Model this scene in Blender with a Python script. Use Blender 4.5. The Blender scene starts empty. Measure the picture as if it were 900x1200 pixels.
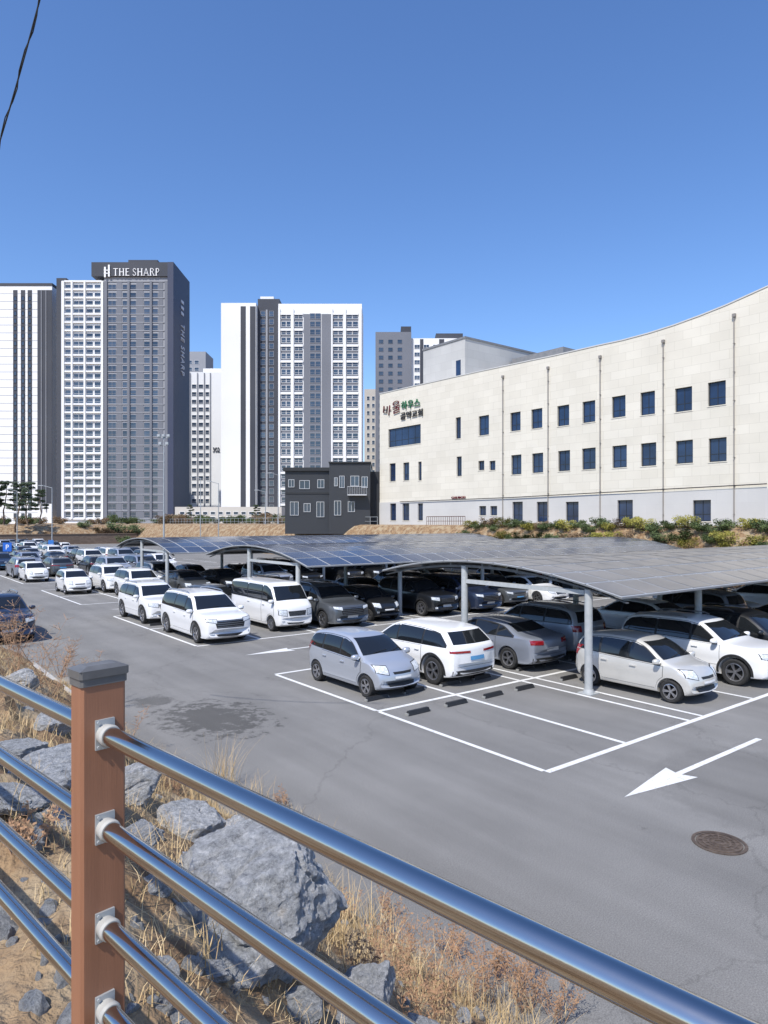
import bpy,bmesh,math,random
from mathutils import Vector,Matrix,noise
from mathutils.bvhtree import BVHTree
random.seed(7)
R=random.Random(11)
sc=bpy.context.scene
COL=sc.collection
H=4.5
ANG=math.atan2(.615,.789)
A=Vector((-.615,.789,0)).normalized();B=Vector((.789,.615,0)).normalized()
P=Vector((2.93,12.29,0))
def L(s,t,z=0): return P+A*s+B*t+Vector((0,0,z))
def ST(x,y):
    d=Vector((x,y,0))-P
    return d.dot(A),d.dot(B)
def PX(px,py,Y): return Vector(((px-450)/800*Y,Y,H-(py-612)/800*Y))
# ---------- materials
def nt(m):
    m.use_nodes=True
    return m.node_tree.nodes,m.node_tree.links,m.node_tree.nodes['Principled BSDF']
def mat(name,c1,c2=None,scale=5,rough=.6,metal=0,bump=0,coat=0,detail=6,spec=.5,bscale=None,c3=None,s3=.3,r3p=(.48,.6)):
    m=bpy.data.materials.new(name);n,l,b=nt(m)
    b.inputs['Roughness'].default_value=rough;b.inputs['Metallic'].default_value=metal
    b.inputs['Coat Weight'].default_value=coat;b.inputs['Coat Roughness'].default_value=.04
    b.inputs['Specular IOR Level'].default_value=spec
    b.inputs['Base Color'].default_value=(*c1,1)
    tc=n.new('ShaderNodeTexCoord')
    if c2:
        t=n.new('ShaderNodeTexNoise');t.inputs['Scale'].default_value=scale;t.inputs['Detail'].default_value=detail
        r=n.new('ShaderNodeValToRGB');r.color_ramp.elements[0].position=.35;r.color_ramp.elements[1].position=.65
        r.color_ramp.elements[0].color=(*c1,1);r.color_ramp.elements[1].color=(*c2,1)
        l.new(tc.outputs['Object'],t.inputs['Vector']);l.new(t.outputs['Fac'],r.inputs['Fac'])
        out=r.outputs['Color']
        if c3:
            t3=n.new('ShaderNodeTexNoise');t3.inputs['Scale'].default_value=s3;t3.inputs['Detail'].default_value=8
            r3=n.new('ShaderNodeValToRGB');r3.color_ramp.elements[0].position=r3p[0];r3.color_ramp.elements[1].position=r3p[1]
            l.new(tc.outputs['Object'],t3.inputs['Vector']);l.new(t3.outputs['Fac'],r3.inputs['Fac'])
            mx=n.new('ShaderNodeMix');mx.data_type='RGBA'
            l.new(r3.outputs['Color'],mx.inputs[0]);l.new(out,mx.inputs[6]);mx.inputs[7].default_value=(*c3,1)
            out=mx.outputs[2]
        l.new(out,b.inputs['Base Color'])
    if bump:
        t2=n.new('ShaderNodeTexNoise');t2.inputs['Scale'].default_value=bscale or scale*3;t2.inputs['Detail'].default_value=8
        bp=n.new('ShaderNodeBump');bp.inputs['Strength'].default_value=bump;bp.inputs['Distance'].default_value=.05
        l.new(tc.outputs['Object'],t2.inputs['Vector']);l.new(t2.outputs['Fac'],bp.inputs['Height']);l.new(bp.outputs['Normal'],b.inputs['Normal'])
    return m
def paint(name,c,metal=0,rough=.3): return mat(name,c,None,rough=rough,metal=metal,coat=.8)
M_white=paint('white_paint',(.80,.80,.79));M_black=paint('black_paint',(.012,.013,.015));M_gray=paint('gray_paint',(.13,.14,.15),.5)
M_silver=paint('silver_paint',(.50,.53,.58),.5);M_beige=paint('pale_silver_paint',(.66,.645,.60),.35);M_bluegray=paint('blue_gray_paint',(.33,.36,.42),.5);M_navy=paint('navy_paint',(.02,.03,.06),.2)
M_trim=mat('black_trim',(.015,.015,.016),(.025,.025,.025),30,rough=.5)
M_glass=mat('car_glass',(.012,.014,.016),None,rough=.05,spec=.8)
M_tyre=mat('rubber',(.015,.015,.015),(.03,.03,.03),20,rough=.85)
M_rim=mat('alloy',(.5,.5,.52),None,rough=.3,metal=.9)
M_lamp=mat('lamp_glass',(.75,.78,.8),(.45,.48,.5),25,rough=.1,coat=1)
M_tail=mat('tail_lamp_glass',(.35,.01,.012),(.2,.005,.01),15,rough=.12,coat=1)
M_plate=mat('plate_white',(.75,.76,.75),(.7,.7,.7),20,rough=.4)
M_plateb=mat('plate_blue',(.12,.35,.6),(.1,.3,.55),20,rough=.4)
M_dark=mat('dark_void',(.006,.006,.006),None,rough=.9)
M_steel=mat('galvanised_steel',(.36,.38,.39),(.43,.45,.46),6,rough=.5,metal=.4)
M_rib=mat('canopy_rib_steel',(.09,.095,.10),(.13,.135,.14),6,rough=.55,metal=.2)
M_post_grey=mat('grey_post_paint',(.36,.38,.38),(.42,.43,.43),8,rough=.5)
# ---------- mesh builder
class MB:
    def __init__(s): s.v=[];s.f=[];s.m=[]
    def add(s,vs,fs,m=0):
        o=len(s.v);s.v+= [tuple(x) for x in vs];s.f+=[tuple(i+o for i in f) for f in fs];s.m+=[m]*len(fs)
    def box(s,x0,x1,y0,y1,z0,z1,m=0):
        s.add([(x0,y0,z0),(x1,y0,z0),(x1,y1,z0),(x0,y1,z0),(x0,y0,z1),(x1,y0,z1),(x1,y1,z1),(x0,y1,z1)],
          [(0,3,2,1),(4,5,6,7),(0,1,5,4),(1,2,6,5),(2,3,7,6),(3,0,4,7)],m)
    def cyl(s,p0,p1,r0,r1=None,n=12,m=0,cap=True):
        r1=r0 if r1 is None else r1
        p0=Vector(p0);p1=Vector(p1);d=(p1-p0).normalized()
        a=d.orthogonal().normalized();b=d.cross(a)
        vs=[p0+(a*math.cos(2*math.pi*i/n)+b*math.sin(2*math.pi*i/n))*r0 for i in range(n)]+[p1+(a*math.cos(2*math.pi*i/n)+b*math.sin(2*math.pi*i/n))*r1 for i in range(n)]
        fs=[(i,(i+1)%n,n+(i+1)%n,n+i) for i in range(n)]
        if cap: fs+=[tuple(range(n))[::-1],tuple(range(n,2*n))]
        s.add(vs,fs,m)
    def lathe_y(s,prof,n=28,m=0,c=(0,0,0),closed=False):
        k=len(prof);vs=[]
        for i in range(n):
            a=2*math.pi*i/n
            for (r,y) in prof: vs.append((c[0]+r*math.cos(a),c[1]+y,c[2]+r*math.sin(a)))
        fs=[]
        for i in range(n):
            j=(i+1)%n
            for q in range(k if closed else k-1):
                q2=(q+1)%k
                fs.append((i*k+q,j*k+q,j*k+q2,i*k+q2))
        s.add(vs,fs,m)
    def mesh(s,name,mats,smooth=None,normals=False):
        me=bpy.data.meshes.new(name);me.from_pydata(s.v,[],s.f);me.update()
        for x in mats: me.materials.append(x)
        me.polygons.foreach_set('material_index',s.m)
        if normals:
            bm=bmesh.new();bm.from_mesh(me);bmesh.ops.recalc_face_normals(bm,faces=bm.faces);bm.to_mesh(me);bm.free()
        if smooth:
            me.polygons.foreach_set('use_smooth',[True]*len(me.polygons))
            me.set_sharp_from_angle(angle=math.radians(smooth))
        return me
def ob(name,me,parent=None,loc=None,rot=None,label=None,category=None,group=None,kind=None):
    o=bpy.data.objects.new(name,me);COL.objects.link(o)
    if parent: o.parent=parent
    if loc is not None:o.location=loc
    if rot is not None:o.rotation_euler=rot
    if label:o['label']=label
    if category:o['category']=category
    if group:o['group']=group
    if kind:o['kind']=kind
    return o
def text_mesh(txt,size,mats,depth=.05,align='CENTER',spacing=1,bold=0):
    c=bpy.data.curves.new('lettering','FONT');c.body=txt;c.size=size;c.extrude=depth;c.align_x=align;c.space_character=spacing;c.offset=bold
    o=bpy.data.objects.new('tmp',c);COL.objects.link(o)
    bpy.context.view_layer.update()
    me=bpy.data.meshes.new_from_object(o.evaluated_get(bpy.context.evaluated_depsgraph_get()))
    bpy.data.objects.remove(o)
    me.materials.clear()
    for m in mats: me.materials.append(m)
    for p in me.polygons:p.material_index=0
    return me
def pchip(pts):
    xs=[p[0] for p in pts];ys=[p[1] for p in pts];n=len(xs)
    d=[(ys[i+1]-ys[i])/(xs[i+1]-xs[i]) for i in range(n-1)]
    m=[d[0]]+[0 if d[i-1]*d[i]<=0 else 2*d[i-1]*d[i]/(d[i-1]+d[i]) for i in range(1,n-1)]+[d[-1]]
    def f(x):
        if x<=xs[0]:return ys[0]
        if x>=xs[-1]:return ys[-1]
        i=0
        while x>xs[i+1]:i+=1
        h=xs[i+1]-xs[i];t=(x-xs[i])/h
        return ys[i]*(1+2*t)*(1-t)**2+h*m[i]*t*(1-t)**2+ys[i+1]*t*t*(3-2*t)+h*m[i+1]*t*t*(t-1)
    return f
clamp=lambda v,a=0,b=1:max(a,min(b,v))
def lerp(a,b,t):return a+(b-a)*t
def sstep(a,b,x):
    t=clamp((x-a)/(b-a));return t*t*(3-2*t)
# ---------- cars
def boolean(me,cut,mats):
    o=bpy.data.objects.new('a',me);c=bpy.data.objects.new('b',cut);COL.objects.link(o);COL.objects.link(c)
    md=o.modifiers.new('m','BOOLEAN');md.operation='DIFFERENCE';md.object=c;md.solver='EXACT'
    bpy.context.view_layer.update()
    r=bpy.data.meshes.new_from_object(o.evaluated_get(bpy.context.evaluated_depsgraph_get()))
    bpy.data.objects.remove(o);bpy.data.objects.remove(c)
    r.materials.clear()
    for x in mats:r.materials.append(x)
    return r
def wheel_meshes(r,w=.21,spokes=5):
    t=MB();ri=r*.68
    t.lathe_y([(ri,-w*.42),(r*.88,-w*.5),(r*.97,-w*.42),(r,-w*.25),(r,w*.25),(r*.97,w*.42),(r*.88,w*.5),(ri,w*.42),(ri*.96,w*.3),(ri*.96,-w*.3)],32,closed=True)
    m=MB()
    m.lathe_y([(0,w*.12),(ri*.5,w*.08),(ri*.97,w*.02)],24,1)
    m.lathe_y([(ri*.97,w*.02),(ri*.99,w*.44),(ri*.9,w*.46),(ri*.87,w*.36),(ri*.87,w*.02)],32,0)
    m.lathe_y([(0,w*.40),(ri*.17,w*.38),(ri*.22,w*.28),(ri*.22,w*.1)],16,0)
    for k in range(spokes):
        for dd in (-.13,.13):
            a=2*math.pi*k/spokes+dd
            ca,sa=math.cos(a),math.sin(a)
            a0=2*math.pi*k/spokes+dd*.4
            c0,s0=math.cos(a0),math.sin(a0)
            hw=ri*.075
            pts=[]
            for (rr,y,ww,cc,ss) in ((ri*.12,w*.36,hw,c0,s0),(ri*.9,w*.43,hw*.9,ca,sa)):
                pts+=[(rr*cc-ww*ss,y,rr*ss+ww*cc),(rr*cc+ww*ss,y,rr*ss-ww*cc),(rr*cc+ww*ss,y-.03,rr*ss-ww*cc),(rr*cc-ww*ss,y-.03,rr*ss+ww*cc)]
            m.add(pts,[(0,1,5,4),(1,2,6,5),(2,3,7,6),(3,0,4,7)],0)
    return t.mesh('tyre',[M_tyre],40),m.mesh('rim',[M_rim,M_dark],40,True)
def patch(bvh,fn,nu,nv,view,off,mb,m=0):
    last=None;vs=[]
    for i in range(nu+1):
        for j in range(nv+1):
            u,v=fn(i/nu,j/nv)
            o,d={'L':((u,3,v),(0,-1,0)),'R':((u,-3,v),(0,1,0)),'F':((5,u,v),(-1,0,0)),'B':((-5,u,v),(1,0,0))}[view]
            d=Vector(d);h=bvh.ray_cast(Vector(o),d)
            if h[0] is None: p=last or Vector((u,0,v))
            else:
                n=h[1] if h[1].dot(d)<0 else -h[1]
                p=h[0]+n*off
            last=p;vs.append(p)
    fs=[(i*(nv+1)+j,(i+1)*(nv+1)+j,(i+1)*(nv+1)+j+1,i*(nv+1)+j+1) for i in range(nu) for j in range(nv)]
    mb.add(vs,fs,m)
def car_proto(Ln,W,Hh,top,beltp,wx,wr,splits,ws,rw,hl,grille,tl,clad=0,rails=False,zb=.2,spokes=5,doors=None,roofw=.76,bluep=False,wt=.945,bowf=.2,wxr=None,lower=True):
    T=pchip(top);Bt=pchip(beltp);hw=W/2;h2=Ln/2
    wxr=wx if wxr is None else wxr
    plan=pchip([(-h2,.84),(-h2+.1,.93),(-h2+.4,.985),(-h2+.9,1),(h2-1.0,1),(h2-.4,.975),(h2-.12,.92),(h2,.84)])
    bow=pchip([(-h2,-.15),(-h2*.5,-.06),(0,0),(h2*.45,bowf*.5),(h2,bowf)])
    bot=pchip([(-h2,zb+.16),(-h2+.15,zb+.04),(-h2+.5,zb),(h2-.6,zb),(h2-.15,zb+.02),(h2,zb+.1)])
    prof=pchip([(0,.955),(.22,.985),(.45,.985),(.62,1.0),(.8,.992),(1,.965)])
    beltz=beltp[0][1];full=max(.1,Hh-beltz-.05)
    xs=set()
    n=56
    for i in range(n+1): xs.add(round(-h2+Ln*i/n,4))
    for e in (.01,.02,.035,.055,.09,.12): xs.add(round(-h2+e,4));xs.add(round(h2-e,4))
    xs=sorted(xs)
    secs=[]
    for x in xs:
        zt=T(x);z0=bot(x);bl=min(Bt(x),zt-.06);w=hw*plan(x)
        g=clamp((zt-bl-.06)/full);wrf=lerp(w*.91,hw*roofw,g)
        q=[(0,z0),(w*.55,z0),(w*.88,z0+.01),(w*.94,z0+.03)]
        for k in range(8):
            f=k/7;q.append((w*prof(f),z0+.06+(bl-z0-.06)*f))
        zc=zt-.075*g-.03
        zs=bl+.012
        wb=w*wt
        for k in range(6):
            f=k/5;q.append((lerp(wb,wrf,f)+.025*g*math.sin(math.pi*f),lerp(zs,zc,f)))
        q+=[(wrf-.022*g-.02,zc+.035*g+.012),(wrf-.07,zt-.022*g-.01),(wrf-.16,zt-.012*g-.004),(wrf*.5,zt),(0,zt+.008)]
        pts=[]
        for (y,z) in q: pts.append((x-bow(x)*(y/hw)**2,y,z))
        full_sec=pts+[(p[0],-p[1],p[2]) for p in pts[-2:0:-1]]
        secs.append(full_sec)
    N=len(secs[0]);b=MB()
    vs=[p for s_ in secs for p in s_]
    fs=[]
    for i in range(len(secs)-1):
        for j in range(N):
            fs.append((i*N+j,(i+1)*N+j,(i+1)*N+(j+1)%N,i*N+(j+1)%N))
    fs.append(tuple(range(N)));fs.append(tuple(range((len(secs)-1)*N,len(secs)*N))[::-1])
    b.add(vs,fs)
    for k,f in enumerate(b.f):
        z=sum(b.v[i][2] for i in f)/len(f)
        if len(f)<9 and z<zb+.05+clad: b.m[k]=1
    me=b.mesh('body',[M_white,M_trim],None,True)
    bm=bmesh.new();bm.from_mesh(me);bvh=BVHTree.FromBMesh(bm);bm.free()
    c=MB()
    for sx in (wx,-wxr):
        for sy in (1,-1):
            c.cyl((sx,sy*(hw-.30),wr),(sx,sy*(hw+.3),wr),wr+.055,n=40,m=1)
    cm=c.mesh('cut',[M_white,M_trim],None,True)
    body=boolean(me,cm,[M_white,M_trim])
    body.polygons.foreach_set('use_smooth',[True]*len(body.polygons));body.set_sharp_from_angle(angle=math.radians(32));body.name='body'
    parts=[('body',body,(0,0,0),0,None,True)]
    def addp(nm,mb,mats,parent=None,pnt=False,sm=50):
        parts.append((nm,mb.mesh(nm,mats,sm),(0,0,0),0,parent,pnt));return len(parts)-1
    Tw=lambda x:T(clamp(x+bow(x),-h2,h2))
    rng=[x for x in [(-h2+.02*i) for i in range(int(Ln/.02))] if Tw(x)-.115>Bt(x)+.05]
    xa,xb=min(rng)+.05,max(rng)-.02
    for V in 'LR':
        mb=MB();patch(bvh,lambda u,v:(lerp(xa-.05,xb+.05,u),lerp(Bt(lerp(xa,xb,u))+.012,max(Bt(lerp(xa,xb,u))+.03,min(Tw(lerp(xa-.05,xb+.05,u))-.085,Hh-.085)),v)),44,6,V,.003,mb)
        addp('window_surround',mb,[M_trim])
        cuts=[xb]+splits+[xa]
        for k in range(len(cuts)-1):
            a1=cuts[k]-(.0 if k==0 else .035);a0=cuts[k+1]+(.0 if k==len(cuts)-2 else .035)
            mb=MB();patch(bvh,lambda u,v:(lerp(a0,a1,u),lerp(Bt(lerp(a0,a1,u))+.035,max(Bt(lerp(a0,a1,u))+.045,Tw(lerp(a0,a1,u))-.115),v)),18,5,V,.007,mb)
            addp('side_window',mb,[M_glass])
        sill=zb+.12+clad
        dl=doors or [(splits[0],xb+.12),(splits[1] if len(splits)>1 else xa,splits[0])]
        for (d0,d1) in dl:
            def fd(u,v,e):
                x=lerp(d0-e,d1+e,u);zl=sill-e;zh=Bt(x)-.012+e
                dx=abs(x+wxr);
                if dx<wr+.10: zl=max(zl,wr+math.sqrt(max(0,(wr+.10)**2-dx*dx))-e)
                dx=abs(x-wx)
                if dx<wr+.10: zl=max(zl,wr+math.sqrt(max(0,(wr+.10)**2-dx*dx))-e)
                return x,lerp(min(zl,zh-.05),zh,v)
            mb=MB();patch(bvh,lambda u,v:fd(u,v,0),20,9,V,.008,mb,0);patch(bvh,lambda u,v:fd(u,v,.009),20,9,V,.003,mb,1)
            di=addp('door',mb,[M_white,M_trim],None,True,60)
            hx=d0+.16;hz=Bt(hx)-.13
            hmb=MB();sy=1 if V=='L' else -1
            h=bvh.ray_cast(Vector((hx,3*sy,hz)),Vector((0,-sy,0)))[0]
            yy=h.y if h else hw*sy
            hmb.box(hx-.09,hx+.09,min(yy+sy*.008,yy+sy*.045),max(yy+sy*.008,yy+sy*.045),hz-.014,hz+.014)
            addp('handle',hmb,[M_white],di,True,None)
        if clad>0:
            for cx in (wx,-wxr):
                mb=MB();R0=wr+.056;patch(bvh,lambda u,v:(cx+lerp(R0,R0+.07,v)*math.cos(math.pi*(1.08*u-.04)),wr+lerp(R0,R0+.07,v)*math.sin(math.pi*(1.08*u-.04))),28,2,V,.01,mb)
                addp('wheel_arch_trim',mb,[M_trim])
    z0,z1,w0,w1=ws
    mb=MB();patch(bvh,lambda u,v:(lerp(-1,1,u)*lerp(w0,w1,v),lerp(z0,z1,v)-.03*abs(2*u-1)**2*(1-v)),16,12,'F',.006,mb);addp('windshield',mb,[M_glass])
    z0r,z1r,w0r,w1r=rw
    mb=MB();patch(bvh,lambda u,v:(lerp(-1,1,u)*lerp(w0r,w1r,v),lerp(z0r,z1r,v)),14,8,'B',.006,mb);addp('rear_window',mb,[M_glass])
    for sy in (1,-1):
        y0,y1,za,zb_=hl
        mb=MB();patch(bvh,lambda u,v:(sy*lerp(y0,y1,u),lerp(za,zb_,v)+.05*u-(.5-v)*.04*(1-u)),8,4,'F',.01,mb)
        patch(bvh,lambda u,v:(sy*lerp(y0-.02,y1+.015,u),lerp(za-.015,zb_+.015,v)+.05*u-(.5-v)*.04*(1-u)),8,4,'F',.005,mb,1)
        addp('headlight',mb,[M_lamp,M_trim])
        y0,y1,za,zb_=tl
        mb=MB();patch(bvh,lambda u,v:(sy*lerp(y0,y1,u),lerp(za,zb_,v)+.02*u),8,4,'B',.01,mb);addp('tail_light',mb,[M_tail])
        if lower:
            mb=MB();patch(bvh,lambda u,v:(sy*lerp(hw*.62,hw*.78,u),lerp(.40,.48,v)),4,2,'F',.008,mb);addp('fog_light',mb,[M_lamp])
    gy,ga,gb=grille
    mb=MB();patch(bvh,lambda u,v:(lerp(-gy,gy,u)*(1-.12*(1-v)),lerp(ga,gb,v)),12,5,'F',.006,mb)
    for k in range(4):
        zz=ga+(gb-ga)*(k+.5)/4
        if gb-ga>.1: patch(bvh,lambda u,v:(lerp(-gy*.85,gy*.85,u),zz+.006*(v*2-1)),12,1,'F',.014,mb,1)
    addp('grille',mb,[M_trim,M_rim])
    mb=MB();patch(bvh,lambda u,v:(lerp(-hw*.55,hw*.55,u)*(.8+.2*v),lerp(zb+.08,zb+.2,v)),10,2,'F',.006,mb);addp('air_intake',mb,[M_trim])
    mb=MB();patch(bvh,lambda u,v:(lerp(-.26,.26,u),lerp(.46,.57,v)),4,2,'F',.02,mb);addp('number_plate',mb,[M_plateb if bluep else M_plate])
    rz=.62 if Hh<1.55 else .72
    mb=MB();patch(bvh,lambda u,v:(lerp(-.26,.26,u),lerp(rz,rz+.11,v)),4,2,'B',.02,mb);addp('number_plate',mb,[M_plateb if bluep else M_plate])
    mb=MB();patch(bvh,lambda u,v:(lerp(-hw*.85,hw*.85,u),lerp(zb+.1,zb+.24,v)),12,2,'B',.008,mb);addp('rear_bumper_trim',mb,[M_trim])
    mb=MB()
    patch(bvh,lambda u,v:(lerp(-hw*.72,hw*.72,u),lerp(zb+.33,zb+.338,v)),12,1,'B',.006,mb)
    addp('tailgate_seam',mb,[M_trim])
    for sy in (1,-1):
        mx=xb+.02;mz=Bt(mx)+.1
        bmm=bmesh.new();bmesh.ops.create_icosphere(bmm,subdivisions=3,radius=1)
        for v in bmm.verts:
            v.co=Vector((math.copysign(abs(v.co.x)**.7,v.co.x)*.075+mx-.03*abs(v.co.y),math.copysign(abs(v.co.y)**.75,v.co.y)*.12+sy*(hw+.06),math.copysign(abs(v.co.z)**.75,v.co.z)*.075+mz))
        mm=bpy.data.meshes.new('side_mirror');bmm.to_mesh(mm);bmm.free();mm.materials.append(M_white);mm.materials.append(M_trim)
        for p in mm.polygons: p.use_smooth=True;p.material_index=1 if p.center.z<mz-.045 else 0
        parts.append(('side_mirror',mm,(0,0,0),0,None,True))
    if rails:
        for sy in (1,-1):
            mb=MB();prev=None
            for k in range(13):
                x=lerp(xa+.25,xb-.95,k/12);y=sy*(hw*roofw-.06);z=T(x)+.035-(.045 if k in(0,12) else 0)
                if prev: mb.cyl(prev,(x,y,z),.02,n=8)
                prev=(x,y,z)
            addp('roof_rail',mb,[M_rim],sm=40)
    for y in (-.35,.25):
        p0=bvh.ray_cast(Vector((5,y,z0+.01)),Vector((-1,0,0)))[0];p1=bvh.ray_cast(Vector((5,y+.45 if y<0 else y+.32,z0+.05)),Vector((-1,0,0)))[0]
        mb=MB()
        if p0 and p1:
            mb.cyl(p0+Vector((.02,0,.012)),p1+Vector((.02,0,.012)),.008,n=6);addp('windscreen_wiper',mb,[M_trim],sm=40)
    ty,rm=wheel_meshes(wr,.215,spokes)
    for (sx,sy) in ((wx,1),(wx,-1),(-wxr,1),(-wxr,-1)):
        parts.append(('wheel',ty,(sx,sy*(hw-.125),wr),0 if sy>0 else math.pi,None,False))
        parts.append(('rim',rm,(0,0,0),0,len(parts)-1,False))
    j=bmesh.new();mats=[M_white]
    for (nm,mm,loc,rz_,par,pnt) in parts:
        if nm in('handle','windscreen_wiper','fog_light','tailgate_seam'):continue
        l2=loc;r2=rz_
        if nm=='rim': pp=parts[par];l2=pp[2];r2=pp[3]
        tmp=mm.copy();tmp.transform(Matrix.Translation(l2)@Matrix.Rotation(r2,4,'Z'))
        mp=[]
        for k,mt in enumerate(mm.materials):
            if mt==M_white: mp.append(0)
            else:
                if mt not in mats:mats.append(mt)
                mp.append(mats.index(mt))
        for p in tmp.polygons:p.material_index=mp[p.material_index]
        j.from_mesh(tmp);bpy.data.meshes.remove(tmp)
    jm=bpy.data.meshes.new('distant_car');j.to_mesh(jm);j.free()
    for x in mats:jm.materials.append(x)
    return dict(parts=parts,far=jm,L=Ln)
def put_car(pr,s,t,head,pm,label,cat='car',group='cars parked in the open lot',name='parked_car',far=False,z=0):
    w=L(s,t,z);rot={'near':ANG-math.pi/2,'away':ANG+math.pi/2}[head]+R.uniform(-.02,.02)
    if far:
        o=ob(name,pr['far'],None,w,(0,0,rot),label,cat,group)
        o.material_slots[0].link='OBJECT';o.material_slots[0].material=pm
        return o
    e=ob(name,None,None,w,(0,0,rot),label,cat,group)
    objs=[]
    for (nm,mm,loc,rz,par,pnt) in pr['parts']:
        o=ob(nm,mm,objs[par] if par is not None else e,loc,(0,0,rz))
        if pnt:
            o.material_slots[0].link='OBJECT';o.material_slots[0].material=pm
        objs.append(o)
    return e
hatch=car_proto(3.6,1.6,1.49,[(-1.8,.62),(-1.79,.85),(-1.75,1.02),(-1.62,1.3),(-1.45,1.41),(-.6,1.49),(.05,1.475),(.4,1.39),(1.05,1.03),(1.2,.97),(1.52,.88),(1.7,.76),(1.78,.6),(1.8,.48)],[(-1.8,1.0),(-.9,.95),(1.8,.86)],1.17,.285,[.0,-.86],(1.05,1.39,.66,.53),(1.08,1.35,.58,.5),(.42,.7,.64,.8),(.3,.62,.68),(.55,.74,.8,1.08),roofw=.77)
suv=car_proto(4.7,1.9,1.7,[(-2.35,.7),(-2.335,1.0),(-2.27,1.15),(-2.08,1.5),(-1.9,1.61),(-1.2,1.69),(-.2,1.7),(.3,1.64),(.62,1.48),(1.14,1.16),(1.28,1.12),(1.9,1.07),(2.22,1.01),(2.32,.88),(2.35,.62)],[(-2.35,1.14),(2.35,1.04)],1.4,.37,[.12,-.95],(1.2,1.58,.76,.62),(1.2,1.53,.68,.58),(.5,.85,.78,.9),(.48,.68,.9),(.6,.88,.9,1.1),clad=.16,rails=True,zb=.24)
cross=car_proto(4.63,1.89,1.6,[(-2.315,.65),(-2.31,.95),(-2.27,1.09),(-2.22,1.13),(-1.86,1.42),(-1.72,1.51),(-.8,1.59),(.0,1.6),(.4,1.52),(1.3,1.05),(1.45,1.01),(2.0,.95),(2.25,.86),(2.3,.7),(2.315,.5)],[(-2.315,1.06),(2.315,.98)],1.47,.38,[.1,-1.0],(1.1,1.5,.76,.6),(1.15,1.45,.72,.62),(.5,.82,.7,.78),(.42,.72,.76),(.25,.86,.92,.98),clad=.14,zb=.22,bluep=True,spokes=5,roofw=.78)
sedan=car_proto(4.88,1.86,1.45,[(-2.44,.68),(-2.43,.92),(-2.36,1.02),(-1.95,1.08),(-1.75,1.12),(-1.1,1.37),(-.6,1.43),(.0,1.45),(.3,1.41),(1.15,1.0),(1.3,.95),(1.9,.86),(2.25,.76),(2.4,.62),(2.44,.46)],[(-2.44,.98),(2.44,.9)],1.42,.335,[.05,-.92],(1.05,1.36,.72,.58),(1.14,1.34,.66,.58),(.48,.8,.62,.74),(.42,.56,.72),(.42,.84,.82,.95),roofw=.72)
minivan=car_proto(5.15,1.98,1.76,[(-2.575,.7),(-2.56,1.05),(-2.5,1.22),(-2.33,1.6),(-2.1,1.71),(-1.0,1.76),(.2,1.75),(.65,1.64),(1.4,1.18),(1.55,1.12),(2.15,1.06),(2.46,.98),(2.55,.84),(2.575,.58)],[(-2.575,1.13),(2.575,1.03)],1.55,.36,[.35,-.75],(1.22,1.64,.8,.64),(1.22,1.58,.7,.6),(.52,.86,.82,.91),(.6,.62,.9),(.45,.9,.95,1.06),clad=.07,rails=True,zb=.2)
van=car_proto(4.75,1.74,1.98,[(-2.375,.6),(-2.365,1.3),(-2.33,1.82),(-2.2,1.94),(-1,1.98),(1.1,1.97),(1.45,1.88),(1.98,1.28),(2.1,1.17),(2.26,1.06),(2.35,.88),(2.375,.6)],[(-2.375,1.24),(.5,1.22),(2.375,1.12)],1.6,.31,[.85,-.5],(1.29,1.82,.74,.66),(1.3,1.72,.62,.58),(.48,.78,.68,.88),(.42,.66,.86),(.66,.8,.7,1.0),zb=.22,roofw=.87,wt=.965,doors=[(.85,1.85),(-.5,.8)],spokes=8,bowf=.14)
G1='cars parked in the open lot'
put_car(hatch,7.4,1.3,'near',M_silver,'small silver-blue hatchback parked nose out beside a white crossover','hatchback')
put_car(cross,7.7,3.75,'away',M_white,'white electric crossover showing its rear with blue plate','crossover')
put_car(sedan,7.7,6.85,'away',M_bluegray,'blue-grey sedan parked tail out under the solar canopy','sedan')
put_car(suv,8.0,9.55,'away',M_silver,'silver grey SUV parked under the solar canopy','suv')
put_car(hatch,2.3,6.95,'near',M_beige,'small pale silver hatchback behind a canopy post','hatchback')
put_car(suv,2.4,10.2,'near',M_white,'white boxy SUV parked nose out under the canopy','suv')
put_car(minivan,18.0,1.2,'near',M_white,'white minivan with roof rails parked at the row end','minivan')
put_car(van,18.8,4.6,'near',M_white,'white high-roof van beside a white minivan','van')
put_car(suv,24.0,1.2,'near',M_white,'white SUV parked behind a white minivan','suv')
put_car(suv,22.6,-5.3,'near',M_navy,'dark navy SUV parked beside the rock slope kerb','suv')
fixed={(2.5,0),(2.5,1),(7.5,0),(7.5,1),(7.5,2),(7.5,3),(2.5,2),(2.5,3),(18.3,0),(18.3,1),(23.3,0)}
pal=[(M_white,'white'),(M_white,'white'),(M_black,'black'),(M_black,'black'),(M_gray,'dark grey'),(M_silver,'silver'),(M_navy,'navy'),(M_bluegray,'blue-grey')]
kinds=[(hatch,'hatchback'),(suv,'SUV'),(suv,'SUV'),(sedan,'sedan'),(sedan,'sedan'),(minivan,'minivan'),(cross,'crossover')]
rows=[2.5,7.5,18.3,23.3,34.1,39.1,50,55,66,71,82,87,98,103,114,119,130]
def stall_t(i): return 1.275+(i//2)*5.7+(i%2)*2.55
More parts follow.
